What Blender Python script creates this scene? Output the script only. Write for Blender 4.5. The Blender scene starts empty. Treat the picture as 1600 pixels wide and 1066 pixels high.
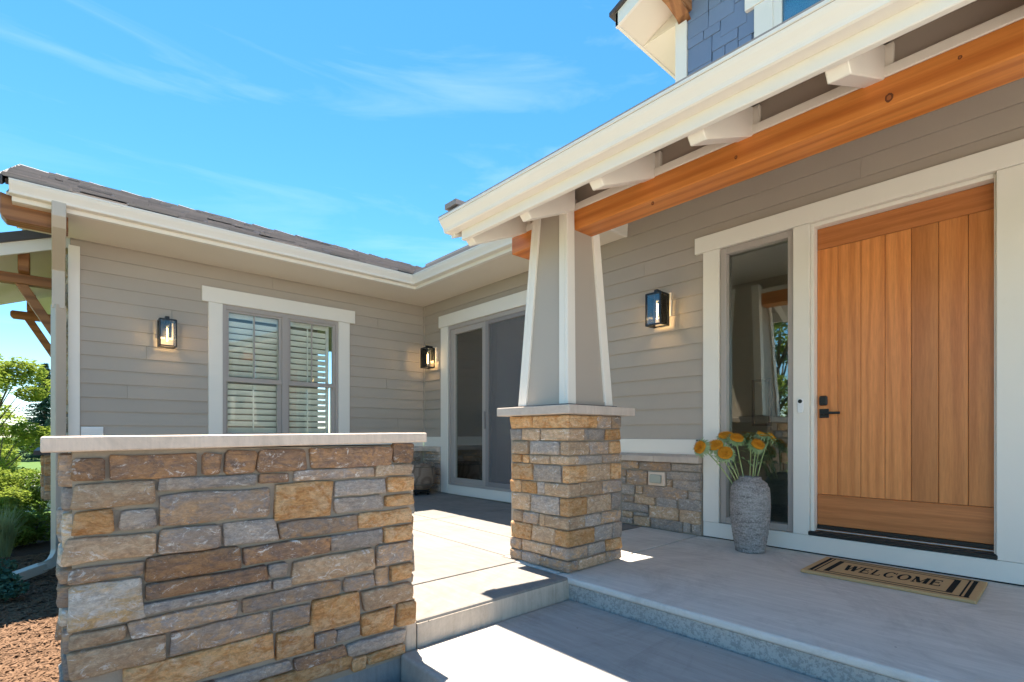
import bpy, bmesh, math, random
from math import sin, cos, pi, radians, sqrt
from mathutils import Vector, Matrix, noise

# ------------------------------------------------------------------ camera, world, sun, exposure
S = bpy.context.scene
COL = S.collection
CAM_H, F_PX, HOR = 0.97, 793.0, 679.0          # metres above the porch, focal length and horizon in photo pixels
AZ = math.atan(880 / 793)
cd = bpy.data.cameras.new('camera'); cam = bpy.data.objects.new('camera', cd); COL.objects.link(cam)
cam.location = (0, 0, CAM_H); cam.rotation_euler = (pi / 2, 0, AZ - pi / 2)
cd.sensor_width = 36; cd.lens = F_PX / 1600 * 36; cd.shift_y = (HOR - 533) / 1600
cd.clip_start = 0.05; cd.clip_end = 3000
S.camera = cam

SUN_TO = Vector((0.09, 0.31, 1.0)).normalized()   # towards the sun
SUN_EL = math.asin(SUN_TO.z)
W = bpy.data.worlds.new('World'); S.world = W; W.use_nodes = True
wn, wl = W.node_tree.nodes, W.node_tree.links
wn.clear()
out = wn.new('ShaderNodeOutputWorld'); bg = wn.new('ShaderNodeBackground')
sky = wn.new('ShaderNodeTexSky'); sky.sky_type = 'NISHITA'; sky.sun_disc = False
sky.sun_elevation = SUN_EL; sky.sun_rotation = math.atan2(SUN_TO.x, SUN_TO.y)
sky.altitude = 1700; sky.air_density = 1.0; sky.dust_density = 0.15; sky.ozone_density = 2.6
tc = wn.new('ShaderNodeTexCoord'); mp = wn.new('ShaderNodeMapping')
mp.inputs['Rotation'].default_value = (0, 0, radians(35)); mp.inputs['Scale'].default_value = (0.9, 2.4, 9.0)
nz = wn.new('ShaderNodeTexNoise'); nz.inputs['Scale'].default_value = 1.7; nz.inputs['Detail'].default_value = 7
nz.inputs['Roughness'].default_value = 0.58; nz.inputs['Distortion'].default_value = 0.5
cr = wn.new('ShaderNodeValToRGB'); cr.color_ramp.elements[0].position = 0.50; cr.color_ramp.elements[1].position = 0.82
cr.color_ramp.elements[0].color = (0, 0, 0, 1); cr.color_ramp.elements[1].color = (0.17, 0.17, 0.17, 1)
hs = wn.new('ShaderNodeHueSaturation'); hs.inputs['Hue'].default_value = 0.487; hs.inputs['Saturation'].default_value = 1.26
mx = wn.new('ShaderNodeMixRGB'); mx.inputs[2].default_value = (6.0, 6.4, 6.8, 1)
bg.inputs['Strength'].default_value = 0.050
wl.new(tc.outputs['Generated'], mp.inputs['Vector']); wl.new(mp.outputs['Vector'], nz.inputs['Vector'])
wl.new(nz.outputs['Fac'], cr.inputs['Fac']); wl.new(sky.outputs[0], hs.inputs['Color'])
wl.new(cr.outputs[0], mx.inputs[0]); wl.new(hs.outputs[0], mx.inputs[1])
wl.new(mx.outputs[0], bg.inputs['Color']); wl.new(bg.outputs[0], out.inputs['Surface'])

sd = bpy.data.lights.new('sun', 'SUN'); sun = bpy.data.objects.new('sun', sd); COL.objects.link(sun)
sd.energy = 3.0; sd.angle = radians(0.53); sd.color = (1.0, 0.90, 0.765)
sun.rotation_euler = SUN_TO.to_track_quat('Z', 'Y').to_euler(); sun.location = (0, 0, 30)

S.view_settings.view_transform = 'Standard'; S.view_settings.look = 'None'
S.view_settings.gamma = 1; S.view_settings.exposure = 2.6
S.render.engine = 'CYCLES'
S.cycles.max_bounces = 10; S.cycles.diffuse_bounces = 6; S.cycles.glossy_bounces = 5
S.cycles.transparent_max_bounces = 16; S.cycles.transmission_bounces = 6

# ------------------------------------------------------------------ pixel helpers (photo pixels, a known plane gives the distance)
FX, FY, RX, RY = cos(AZ), sin(AZ), sin(AZ), -cos(AZ)
def ray(px, py):
    u = (px - 800) / F_PX
    return FX + u * RX, FY + u * RY, (HOR - py) / F_PX
def on_x(px, py, X):
    d = ray(px, py); t = X / d[0]; return d[1] * t, CAM_H + d[2] * t
def on_y(px, py, Y):
    d = ray(px, py); t = Y / d[1]; return d[0] * t, CAM_H + d[2] * t

# ------------------------------------------------------------------ materials
MATS = {}
def new_mat(name):
    m = bpy.data.materials.new(name); m.use_nodes = True
    n = m.node_tree.nodes; b = n['Principled BSDF']
    MATS[name] = m
    return m, n, m.node_tree.links, b
def mixrgb(n, l, fac, a, b, mode='MIX'):
    x = n.new('ShaderNodeMixRGB'); x.blend_type = mode
    for s, v in ((0, fac), (1, a), (2, b)):
        if hasattr(v, 'is_linked'): l.new(v, x.inputs[s])
        elif isinstance(v, (tuple, list)): x.inputs[s].default_value = (*v, 1)
        else: x.inputs[s].default_value = v
    return x.outputs[0]
def noise_tex(n, l, scale, detail=6, rough=0.6, vec=None, dist=0.0):
    t = n.new('ShaderNodeTexNoise'); t.inputs['Scale'].default_value = scale
    t.inputs['Detail'].default_value = detail; t.inputs['Roughness'].default_value = rough; t.inputs['Distortion'].default_value = dist
    if vec is not None: l.new(vec, t.inputs['Vector'])
    return t.outputs['Fac']
def ramp(n, l, fac, p0, p1, c0=(0, 0, 0), c1=(1, 1, 1)):
    r = n.new('ShaderNodeValToRGB'); e = r.color_ramp.elements
    e[0].position, e[1].position = p0, p1; e[0].color = (*c0, 1); e[1].color = (*c1, 1)
    l.new(fac, r.inputs['Fac']); return r.outputs[0]
def bump(n, l, b, h, strength=0.3, dist=0.01):
    q = n.new('ShaderNodeBump'); q.inputs['Strength'].default_value = strength; q.inputs['Distance'].default_value = dist
    l.new(h, q.inputs['Height']); l.new(q.outputs[0], b.inputs['Normal'])
def world_vec(n, l, scale=(1, 1, 1), rot=(0, 0, 0), objrand=False):
    g = n.new('ShaderNodeNewGeometry'); m = n.new('ShaderNodeMapping')
    m.inputs['Scale'].default_value = scale; m.inputs['Rotation'].default_value = rot
    l.new(g.outputs['Position'], m.inputs['Vector'])
    if objrand:
        oi = n.new('ShaderNodeObjectInfo'); mu = n.new('ShaderNodeMath'); mu.operation = 'MULTIPLY'; mu.inputs[1].default_value = 37
        l.new(oi.outputs['Random'], mu.inputs[0])
        ad = n.new('ShaderNodeVectorMath'); ad.operation = 'ADD'
        cb = n.new('ShaderNodeCombineXYZ')
        for i in range(3): l.new(mu.outputs[0], cb.inputs[i])
        l.new(cb.outputs[0], ad.inputs[0]); l.new(m.outputs['Vector'], ad.inputs[1])
        return ad.outputs[0]
    return m.outputs['Vector']

def paint(name, col, rough=0.45, var=0.06, grain=0.0, bumps=0.05):
    m, n, l, b = new_mat(name)
    v = world_vec(n, l)
    f = noise_tex(n, l, 2.3, 5, 0.6, v)
    c = mixrgb(n, l, f, tuple(x * (1 - var) for x in col), tuple(x * (1 + var) for x in col))
    g = noise_tex(n, l, 60, 3, 0.6, world_vec(n, l, (0.25, 0.25, 3.5)))
    c = mixrgb(n, l, ramp(n, l, noise_tex(n, l, 9, 6, 0.7, v), 0.62, 0.85, (0, 0, 0), (0.16, 0.16, 0.16)), c, tuple(x * 0.72 for x in col))
    oi = n.new('ShaderNodeObjectInfo'); hv = n.new('ShaderNodeHueSaturation'); mr = n.new('ShaderNodeMapRange')
    mr.inputs[3].default_value = 0.965; mr.inputs[4].default_value = 1.035
    l.new(oi.outputs['Random'], mr.inputs[0]); l.new(mr.outputs[0], hv.inputs['Value']); l.new(c, hv.inputs['Color'])
    l.new(hv.outputs[0], b.inputs['Base Color']); b.inputs['Roughness'].default_value = rough
    b.inputs['Specular IOR Level'].default_value = 0.35
    bump(n, l, b, g, bumps + grain, 0.002)
    return m
paint('siding', (0.41, 0.355, 0.30), 0.55, 0.05, 0.16)
paint('trim', (0.80, 0.755, 0.68), 0.45, 0.03)
paint('trim_warm', (0.78, 0.70, 0.59), 0.45, 0.03)
paint('taupe_panel', (0.43, 0.375, 0.32), 0.5, 0.04)
paint('frame_taupe', (0.40, 0.355, 0.325), 0.35, 0.03)
paint('screen_frame', (0.26, 0.24, 0.235), 0.4, 0.03)
paint('downspout', (0.52, 0.455, 0.375), 0.35, 0.04)
paint('black_metal', (0.012, 0.012, 0.013), 0.32, 0.1)
paint('bronze', (0.02, 0.018, 0.018), 0.35, 0.1)
paint('shutter', (0.88, 0.87, 0.83), 0.4, 0.02)
paint('white_plastic', (0.8, 0.8, 0.8), 0.3, 0.01)
paint('blue_shingle', (0.165, 0.225, 0.345), 0.6, 0.1, 0.25)
paint('outlet_cover', (0.42, 0.42, 0.35), 0.4, 0.05)
paint('steel', (0.5, 0.5, 0.5), 0.3, 0.02)
paint('room_wall', (0.42, 0.38, 0.33), 0.7, 0.03)
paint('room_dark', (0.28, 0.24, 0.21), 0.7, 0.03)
paint('neighbor_white', (0.7, 0.7, 0.68), 0.6, 0.05)
paint('dark_fascia', (0.075, 0.066, 0.064), 0.5, 0.1)

def stone_mat(name, base, alt, third, white=0.22):
    m, n, l, b = new_mat(name)
    v = world_vec(n, l, (1, 1, 1.6), objrand=True)
    oi = n.new('ShaderNodeObjectInfo')
    f1 = ramp(n, l, noise_tex(n, l, 6, 6, 0.62, v, 0.6), 0.40, 0.60)
    f2 = ramp(n, l, noise_tex(n, l, 13, 8, 0.72, v, 1.4), 0.47, 0.62)
    c = mixrgb(n, l, f1, base, alt)
    c = mixrgb(n, l, f2, c, third)
    f3 = noise_tex(n, l, 38, 9, 0.78, v, 1.0)
    c = mixrgb(n, l, 0.8, c, ramp(n, l, f3, 0.30, 0.62, (0.42, 0.39, 0.37), (1.08, 1.06, 1.03)), 'MULTIPLY')
    # thin dark bedding lines along the stone
    f5 = noise_tex(n, l, 3.2, 8, 0.7, world_vec(n, l, (2.2, 2.2, 16), objrand=True), 0.8)
    c = mixrgb(n, l, ramp(n, l, f5, 0.36, 0.47, (0.45, 0.45, 0.45), (0, 0, 0)), c, tuple(x * 0.45 for x in third))
    # pale mineral crust in patches
    f4 = ramp(n, l, noise_tex(n, l, 9, 10, 0.82, v, 2.2), 0.565, 0.605, (0, 0, 0), (min(0.9, white * 3.6),) * 3)
    c = mixrgb(n, l, f4, c, (0.80, 0.77, 0.73))
    hv = n.new('ShaderNodeHueSaturation'); hv.inputs['Saturation'].default_value = 1.08
    mr = n.new('ShaderNodeMapRange'); mr.inputs[3].default_value = 0.80; mr.inputs[4].default_value = 1.22
    l.new(oi.outputs['Random'], mr.inputs[0]); l.new(mr.outputs[0], hv.inputs['Value']); l.new(c, hv.inputs['Color'])
    l.new(hv.outputs[0], b.inputs['Base Color']); b.inputs['Roughness'].default_value = 0.85
    b.inputs['Specular IOR Level'].default_value = 0.2
    h = mixrgb(n, l, 0.35, mixrgb(n, l, 0.5, noise_tex(n, l, 17, 9, 0.68, v, 1.0), f5), noise_tex(n, l, 80, 6, 0.7, v))
    bump(n, l, b, h, 1.0, 0.022)
    return m
stone_mat('stone_o', (0.70, 0.42, 0.215), (0.74, 0.52, 0.33), (0.58, 0.30, 0.14), 0.06)
stone_mat('stone_t', (0.62, 0.43, 0.285), (0.50, 0.355, 0.25), (0.66, 0.51, 0.37), 0.20)
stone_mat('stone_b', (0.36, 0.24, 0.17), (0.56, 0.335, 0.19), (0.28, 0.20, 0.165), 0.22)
stone_mat('stone_g', (0.43, 0.345, 0.285), (0.62, 0.41, 0.255), (0.38, 0.335, 0.315), 0.20)
stone_mat('stone_s', (0.44, 0.385, 0.345), (0.56, 0.455, 0.37), (0.36, 0.33, 0.315), 0.16)
stone_mat('stone_p', (0.72, 0.65, 0.57), (0.70, 0.49, 0.28), (0.74, 0.70, 0.67), 0.26)

def mortar():
    m, n, l, b = new_mat('mortar'); v = world_vec(n, l)
    c = mixrgb(n, l, noise_tex(n, l, 14, 6, 0.7, v), (0.30, 0.25, 0.195), (0.45, 0.38, 0.305))
    l.new(c, b.inputs['Base Color']); b.inputs['Roughness'].default_value = 0.95
    bump(n, l, b, noise_tex(n, l, 160, 4, 0.7, v), 0.5, 0.006)
mortar()

def concrete(name, c0, c1, speck=0.0, bumpd=0.25, stain=0.3):
    m, n, l, b = new_mat(name); v = world_vec(n, l)
    c = mixrgb(n, l, noise_tex(n, l, 1.3, 8, 0.65, v, 0.4), c0, c1)
    dk = tuple(x * 0.7 for x in c0)
    c = mixrgb(n, l, ramp(n, l, noise_tex(n, l, 3.1, 9, 0.72, v, 0.8), 0.52, 0.80, (0, 0, 0), (stain,) * 3), c, dk)
    c = mixrgb(n, l, ramp(n, l, noise_tex(n, l, 170, 3, 0.6, v), 0.60, 0.72, (0, 0, 0), (0.25, 0.25, 0.25)), c, dk)
    f6 = noise_tex(n, l, 2.6, 8, 0.75, world_vec(n, l, (9, 0.8, 1), (0, 0, 0.25)), 0.6)
    c = mixrgb(n, l, ramp(n, l, f6, 0.40, 0.66, (0, 0, 0), (0.55, 0.55, 0.55)), c, tuple(min(1, x * 1.25) for x in c1))
    c = mixrgb(n, l, ramp(n, l, noise_tex(n, l, 0.9, 9, 0.8, v, 1.5), 0.48, 0.66, (0, 0, 0), (0.55, 0.55, 0.55)), c, tuple(x * 0.68 for x in c0))
    if speck:
        c = mixrgb(n, l, ramp(n, l, noise_tex(n, l, 55, 5, 0.7, v), 0.47, 0.56, (0, 0, 0), (speck,) * 3), c, (0.16, 0.165, 0.165))
    # a few small pits
    vo = n.new('ShaderNodeTexVoronoi'); vo.inputs['Scale'].default_value = 5.0; l.new(v, vo.inputs['Vector'])
    c = mixrgb(n, l, ramp(n, l, vo.outputs['Distance'], 0.020, 0.032, (0.8, 0.8, 0.8), (0, 0, 0)), c, (0.10, 0.09, 0.08))
    l.new(c, b.inputs['Base Color']); b.inputs['Roughness'].default_value = 0.8
    b.inputs['Specular IOR Level'].default_value = 0.18
    bump(n, l, b, noise_tex(n, l, 120, 6, 0.75, v), bumpd, 0.003)
concrete('concrete', (0.55, 0.515, 0.47), (0.62, 0.585, 0.535), 0, 0.25, 0.35)  # porch pour, lightened further to lift its shade
concrete('concrete_patio', (0.20, 0.183, 0.165), (0.24, 0.221, 0.200), 0, 0.25, 0.4)  # patio pour, darkened further so full sun doesn't wash it out
concrete('concrete_walk', (0.335, 0.313, 0.287), (0.39, 0.366, 0.338), 0, 0.5, 0.5)  # walk pour, tone lowered for its sunlit part
concrete('concrete_riser', (0.42, 0.405, 0.38), (0.46, 0.44, 0.41), 0.5, 0.5, 0.4)
concrete('concrete_patio_riser', (0.46, 0.375, 0.29), (0.56, 0.48, 0.40), 0, 0.5, 0.9)
concrete('bounce_concrete', (0.50, 0.47, 0.425), (0.56, 0.53, 0.48), 0, 0.3, 0.3)  # for the unseen slabs added to bounce light
concrete('foundation', (0.27, 0.27, 0.27), (0.33, 0.33, 0.33), 0, 0.4, 0.5)
concrete('cast_stone', (0.66, 0.52, 0.41), (0.72, 0.575, 0.46), 0, 0.3, 0.35)
concrete('cast_stone_grey', (0.50, 0.415, 0.35), (0.56, 0.47, 0.40), 0, 0.3, 0.35)

def wood(name, c0, c1, c2, scale, axis, rough=0.4, knots=True, gain=1.0):
    m, n, l, b = new_mat(name)
    sc = {'Z': (scale, scale, scale * 0.07), 'Y': (scale, scale * 0.05, scale), 'X': (scale * 0.05, scale, scale)}[axis]
    v = world_vec(n, l, sc, objrand=True)
    d = noise_tex(n, l, 1.0, 4, 0.55, v, 0.4)
    w = n.new('ShaderNodeTexWave'); w.wave_type = 'RINGS'; w.rings_direction = axis if axis != 'Z' else 'Z'
    w.inputs['Scale'].default_value = 0.9; w.inputs['Distortion'].default_value = 6.0; w.inputs['Detail'].default_value = 3
    w.inputs['Detail Scale'].default_value = 0.7; l.new(v, w.inputs['Vector'])
    c = mixrgb(n, l, d, c0, c1)
    c = mixrgb(n, l, ramp(n, l, w.outputs['Fac'], 0.45, 0.98, (0, 0, 0), (0.75 * gain,) * 3), c, c2)
    f = noise_tex(n, l, 9, 5, 0.7, v)
    c = mixrgb(n, l, 0.5, c, ramp(n, l, f, 0.25, 0.7, (0.46, 0.40, 0.36), (1, 1, 1)), 'MULTIPLY')
    oi = n.new('ShaderNodeObjectInfo'); hv = n.new('ShaderNodeHueSaturation')
    mr = n.new('ShaderNodeMapRange'); mr.inputs[3].default_value = 0.78; mr.inputs[4].default_value = 1.12
    l.new(oi.outputs['Random'], mr.inputs[0]); l.new(mr.outputs[0], hv.inputs['Value']); l.new(c, hv.inputs['Color'])
    l.new(hv.outputs[0], b.inputs['Base Color'])
    b.inputs['Roughness'].default_value = rough; b.inputs['Specular IOR Level'].default_value = 0.4
    bump(n, l, b, f, 0.12, 0.002)
wood('door_wood', (0.72, 0.255, 0.072), (0.80, 0.325, 0.105), (0.50, 0.15, 0.038), 9, 'Z', 0.34, gain=0.6)
wood('door_rail', (0.60, 0.20, 0.058), (0.66, 0.25, 0.08), (0.40, 0.115, 0.03), 10, 'Y', 0.34, gain=0.5)
wood('beam_wood', (0.84, 0.27, 0.05), (0.90, 0.35, 0.085), (0.56, 0.135, 0.02), 5, 'Y', 0.42, gain=0.75)
wood('timber', (0.42, 0.18, 0.065), (0.48, 0.225, 0.09), (0.26, 0.105, 0.04), 6, 'X', 0.55)
wood('planter_wood', (0.30, 0.21, 0.15), (0.36, 0.26, 0.19), (0.18, 0.115, 0.08), 7, 'X', 0.7)
wood('floor_wood', (0.16, 0.09, 0.05), (0.2, 0.12, 0.07), (0.1, 0.06, 0.035), 6, 'X', 0.35)

def knot_mat():
    m, n, l, b = new_mat('knot'); b.inputs['Base Color'].default_value = (0.14, 0.04, 0.012, 1); b.inputs['Roughness'].default_value = 0.5
knot_mat()
m_, n_, l_, b_ = new_mat('knot_core'); b_.inputs['Base Color'].default_value = (0.34, 0.11, 0.03, 1); b_.inputs['Roughness'].default_value = 0.5

def roof_mat():
    m, n, l, b = new_mat('roof_shingle'); v = world_vec(n, l, objrand=True); oi = n.new('ShaderNodeObjectInfo')
    c = mixrgb(n, l, oi.outputs['Random'], (0.13, 0.108, 0.098), (0.27, 0.23, 0.21))
    c = mixrgb(n, l, noise_tex(n, l, 150, 4, 0.8, v), c, (0.34, 0.31, 0.30))
    l.new(c, b.inputs['Base Color']); b.inputs['Roughness'].default_value = 0.9
    bump(n, l, b, noise_tex(n, l, 200, 3, 0.7, v), 0.6, 0.004)
roof_mat()

def glass(name, tint=(0.86, 0.92, 0.88), boost=1.7, add=0.02):
    m = bpy.data.materials.new(name); m.use_nodes = True; MATS[name] = m
    n, l = m.node_tree.nodes, m.node_tree.links; n.clear()
    o = n.new('ShaderNodeOutputMaterial'); t = n.new('ShaderNodeBsdfTransparent'); g = n.new('ShaderNodeBsdfGlossy'); x = n.new('ShaderNodeMixShader')
    fr = n.new('ShaderNodeFresnel'); fr.inputs['IOR'].default_value = 1.5
    mu = n.new('ShaderNodeMath'); mu.operation = 'MULTIPLY_ADD'; mu.use_clamp = True
    mu.inputs[1].default_value = boost; mu.inputs[2].default_value = add
    t.inputs['Color'].default_value = (*tint, 1); g.inputs['Roughness'].default_value = 0.0; g.inputs['Color'].default_value = (0.97, 1, 0.98, 1)
    v = world_vec(n, l); q = n.new('ShaderNodeBump'); q.inputs['Strength'].default_value = 0.02; q.inputs['Distance'].default_value = 0.02
    l.new(noise_tex(n, l, 3.0, 2, 0.5, v), q.inputs['Height']); l.new(q.outputs[0], g.inputs['Normal'])
    l.new(fr.outputs[0], mu.inputs[0]); l.new(mu.outputs[0], x.inputs[0]); l.new(t.outputs[0], x.inputs[1]); l.new(g.outputs[0], x.inputs[2]); l.new(x.outputs[0], o.inputs['Surface'])
glass('glass', (0.80, 0.86, 0.82), 2.0, 0.10)
glass('window_glass', (0.97, 0.99, 0.97), 1.1, 0.0)
glass('lantern_glass', (0.97, 0.97, 0.96), 1.0, 0.0)

def screen_mat():
    m = bpy.data.materials.new('screen_mesh'); m.use_nodes = True; MATS['screen_mesh'] = m
    n, l = m.node_tree.nodes, m.node_tree.links; n.clear()
    o = n.new('ShaderNodeOutputMaterial'); t = n.new('ShaderNodeBsdfTransparent'); g = n.new('ShaderNodeBsdfDiffuse'); x = n.new('ShaderNodeMixShader')
    x.inputs[0].default_value = 0.45; g.inputs['Color'].default_value = (0.24, 0.225, 0.225, 1)
    l.new(t.outputs[0], x.inputs[1]); l.new(g.outputs[0], x.inputs[2]); l.new(x.outputs[0], o.inputs['Surface'])
screen_mat()

def leaf_mat(name, c0, c1, trans=0.35):
    m = bpy.data.materials.new(name); m.use_nodes = True; MATS[name] = m
    n, l = m.node_tree.nodes, m.node_tree.links; n.clear()
    o = n.new('ShaderNodeOutputMaterial'); d = n.new('ShaderNodeBsdfDiffuse'); t = n.new('ShaderNodeBsdfTranslucent'); x = n.new('ShaderNodeMixShader')
    x.inputs[0].default_value = trans
    v = world_vec(n, l); f = noise_tex(n, l, 3.5, 5, 0.8, v)
    c = mixrgb(n, l, ramp(n, l, f, 0.3, 0.7), c0, c1)
    l.new(c, d.inputs['Color']); l.new(mixrgb(n, l, 0.3, c, (0.25, 0.3, 0.02)), t.inputs['Color'])
    l.new(d.outputs[0], x.inputs[1]); l.new(t.outputs[0], x.inputs[2]); l.new(x.outputs[0], o.inputs['Surface'])
leaf_mat('leaf_yellow', (0.17, 0.25, 0.04), (0.34, 0.40, 0.08))
leaf_mat('grass_pale', (0.30, 0.36, 0.17), (0.46, 0.50, 0.27), 0.35)
leaf_mat('leaf_green', (0.055, 0.12, 0.022), (0.13, 0.22, 0.045))
leaf_mat('leaf_shrub', (0.07, 0.14, 0.03), (0.17, 0.26, 0.05))
leaf_mat('leaf_blue', (0.06, 0.14, 0.10), (0.11, 0.21, 0.15), 0.2)
leaf_mat('needle', (0.03, 0.07, 0.05), (0.07, 0.125, 0.095), 0.15)
leaf_mat('sepal', (0.22, 0.36, 0.13), (0.55, 0.64, 0.40), 0.3)
leaf_mat('stem_green', (0.34, 0.42, 0.17), (0.46, 0.52, 0.26), 0.1)

def simple(name, c0, c1, scale, rough=0.9, bs=0.5, bd=0.01, bscale=80):
    m, n, l, b = new_mat(name); v = world_vec(n, l, objrand=False)
    l.new(mixrgb(n, l, noise_tex(n, l, scale, 7, 0.72, v), c0, c1), b.inputs['Base Color'])
    b.inputs['Roughness'].default_value = rough; b.inputs['Specular IOR Level'].default_value = 0.2
    bump(n, l, b, noise_tex(n, l, bscale, 5, 0.7, v), bs, bd)
simple('mulch_soil', (0.03, 0.019, 0.013), (0.13, 0.072, 0.043), 16, 0.95, 0.9, 0.03, 40)
simple('mulch_chip', (0.05, 0.027, 0.017), (0.32, 0.19, 0.11), 45)
simple('lawn', (0.05, 0.10, 0.02), (0.10, 0.17, 0.04), 3)
simple('bark', (0.10, 0.08, 0.06), (0.18, 0.15, 0.12), 20)
simple('road', (0.30, 0.30, 0.29), (0.42, 0.42, 0.40), 2)
simple('coir', (0.52, 0.32, 0.14), (0.72, 0.48, 0.25), 70, 0.95, 0.9, 0.006, 260)
simple('mat_print', (0.008, 0.007, 0.007), (0.03, 0.025, 0.02), 120, 0.95, 0.9, 0.004, 260)
simple('flower_disc', (0.50, 0.15, 0.01), (0.95, 0.46, 0.04), 60, 0.9, 1.0, 0.01, 160)
simple('petal_spot', (0.7, 0.6, 0.4), (0.8, 0.7, 0.5), 90)

def vase_mat():
    m, n, l, b = new_mat('vase_clay'); v = world_vec(n, l, (2.2, 2.2, 11))
    f = noise_tex(n, l, 3.6, 8, 0.7, v, 0.9); f2 = noise_tex(n, l, 85, 4, 0.7, world_vec(n, l))
    c = mixrgb(n, l, ramp(n, l, f, 0.36, 0.66), (0.115, 0.105, 0.098), (0.36, 0.335, 0.32))
    c = mixrgb(n, l, ramp(n, l, f2, 0.42, 0.66, (0, 0, 0), (0.75, 0.75, 0.75)), c, (0.50, 0.475, 0.455))
    l.new(c, b.inputs['Base Color']); b.inputs['Roughness'].default_value = 0.9
    bump(n, l, b, mixrgb(n, l, 0.5, f, f2), 0.9, 0.012)
vase_mat()
def emit(name, col, s):
    m = bpy.data.materials.new(name); m.use_nodes = True; MATS[name] = m
    n, l = m.node_tree.nodes, m.node_tree.links; n.clear()
    o = n.new('ShaderNodeOutputMaterial'); e = n.new('ShaderNodeEmission'); e.inputs[0].default_value = (*col, 1); e.inputs[1].default_value = s
    l.new(e.outputs[0], o.inputs['Surface'])
emit('filament', (1.0, 0.62, 0.22), 9.0)

# ------------------------------------------------------------------ mesh helpers
class MB:
    def __init__(s): s.v, s.f = [], []
    def add(s, vs, fs):
        k = len(s.v); s.v += [tuple(p) for p in vs]; s.f += [tuple(i + k for i in f) for f in fs]; return s
    def box(s, x0, x1, y0, y1, z0, z1):
        x0, x1 = min(x0, x1), max(x0, x1); y0, y1 = min(y0, y1), max(y0, y1); z0, z1 = min(z0, z1), max(z0, z1)
        return s.add([(x0, y0, z0), (x1, y0, z0), (x1, y1, z0), (x0, y1, z0), (x0, y0, z1), (x1, y0, z1), (x1, y1, z1), (x0, y1, z1)],
                     [(3, 2, 1, 0), (4, 5, 6, 7), (0, 1, 5, 4), (1, 2, 6, 5), (2, 3, 7, 6), (3, 0, 4, 7)])
    def hexa(s, b, t):      # bottom ring and top ring of four points
        return s.add(list(b) + list(t), [(3, 2, 1, 0), (4, 5, 6, 7), (0, 1, 5, 4), (1, 2, 6, 5), (2, 3, 7, 6), (3, 0, 4, 7)])
    def prism(s, poly, a, b):   # poly: list of points as functions of the sweep value
        n = len(poly)
        vs = [p(a) for p in poly] + [p(b) for p in poly]
        return s.add(vs, [tuple(range(n - 1, -1, -1)), tuple(range(n, 2 * n))] + [(i, (i + 1) % n, n + (i + 1) % n, n + i) for i in range(n)])
    def tube(s, pts, rad, n=8, caps=True):
        pts = [Vector(p) for p in pts]; rr = rad if isinstance(rad, (list, tuple)) else [rad] * len(pts)
        vs, fs = [], []; ref = Vector((0, 0, 1))
        for i, p in enumerate(pts):
            d = (pts[min(i + 1, len(pts) - 1)] - pts[max(i - 1, 0)]).normalized()
            if abs(d.dot(ref)) > 0.95: a = d.cross(Vector((1, 0, 0))).normalized()
            else: a = d.cross(ref).normalized()
            b = d.cross(a)
            for k in range(n):
                t = 2 * pi * k / n; vs.append(p + (a * cos(t) + b * sin(t)) * rr[i])
        for i in range(len(pts) - 1):
            for k in range(n):
                fs.append((i * n + k, i * n + (k + 1) % n, (i + 1) * n + (k + 1) % n, (i + 1) * n + k))
        if caps: fs += [tuple(range(n - 1, -1, -1)), tuple(range((len(pts) - 1) * n, len(pts) * n))]
        return s.add(vs, fs)
    def lathe(s, prof, c=(0, 0, 0), n=32):
        vs, fs = [], []
        for r, z in prof:
            for k in range(n):
                t = 2 * pi * k / n; vs.append((c[0] + r * cos(t), c[1] + r * sin(t), c[2] + z))
        for i in range(len(prof) - 1):
            for k in range(n):
                fs.append((i * n + k, i * n + (k + 1) % n, (i + 1) * n + (k + 1) % n, (i + 1) * n + k))
        return s.add(vs, fs)
    def build(s, name, m, parent=None, smooth=False, bevel=0.0, seg=1):
        me = bpy.data.meshes.new(name); me.from_pydata(s.v, [], s.f); me.update()
        bm = bmesh.new(); bm.from_mesh(me); bmesh.ops.recalc_face_normals(bm, faces=bm.faces)
        bm.to_mesh(me); bm.free()
        me.materials.append(MATS[m])
        if smooth:
            for p in me.polygons: p.use_smooth = True
        o = bpy.data.objects.new(name, me); COL.objects.link(o)
        if parent is not None: o.parent = parent
        if bevel:
            b = o.modifiers.new('bevel', 'BEVEL'); b.width = bevel; b.segments = seg; b.limit_method = 'ANGLE'; b.harden_normals = False
        return o
def B(*a): return MB().box(*a)
def thing(name, label, cat, group=None):
    o = bpy.data.objects.new(name, None); COL.objects.link(o); o.empty_display_size = 0.1
    o['label'] = label; o['category'] = cat
    if group: o['group'] = group
    return o
def grp(name, parent):       # a part that is only a holder of its sub-parts
    o = bpy.data.objects.new(name, None); COL.objects.link(o); o.parent = parent; o.empty_display_size = 0.1; return o
def tag(o, label, cat, group=None):
    o['label'] = label; o['category'] = cat
    if group: o['group'] = group
    return o
def struct(o): o['kind'] = 'structure'; return o

# walls: A faces -Y (plane YA, runs along X), D faces -X (plane XD, runs along Y)
YA, XD = 7.30, 4.60
def wbox(mb, wall, u0, u1, z0, z1, d0, d1):
    if wall == 'A': return mb.box(u0, u1, YA - d1, YA - d0, z0, z1)
    return mb.box(XD - d1, XD - d0, u0, u1, z0, z1)
def wpt(wall, u, z, d): return (u, YA - d, z) if wall == 'A' else (XD - d, u, z)

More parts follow.
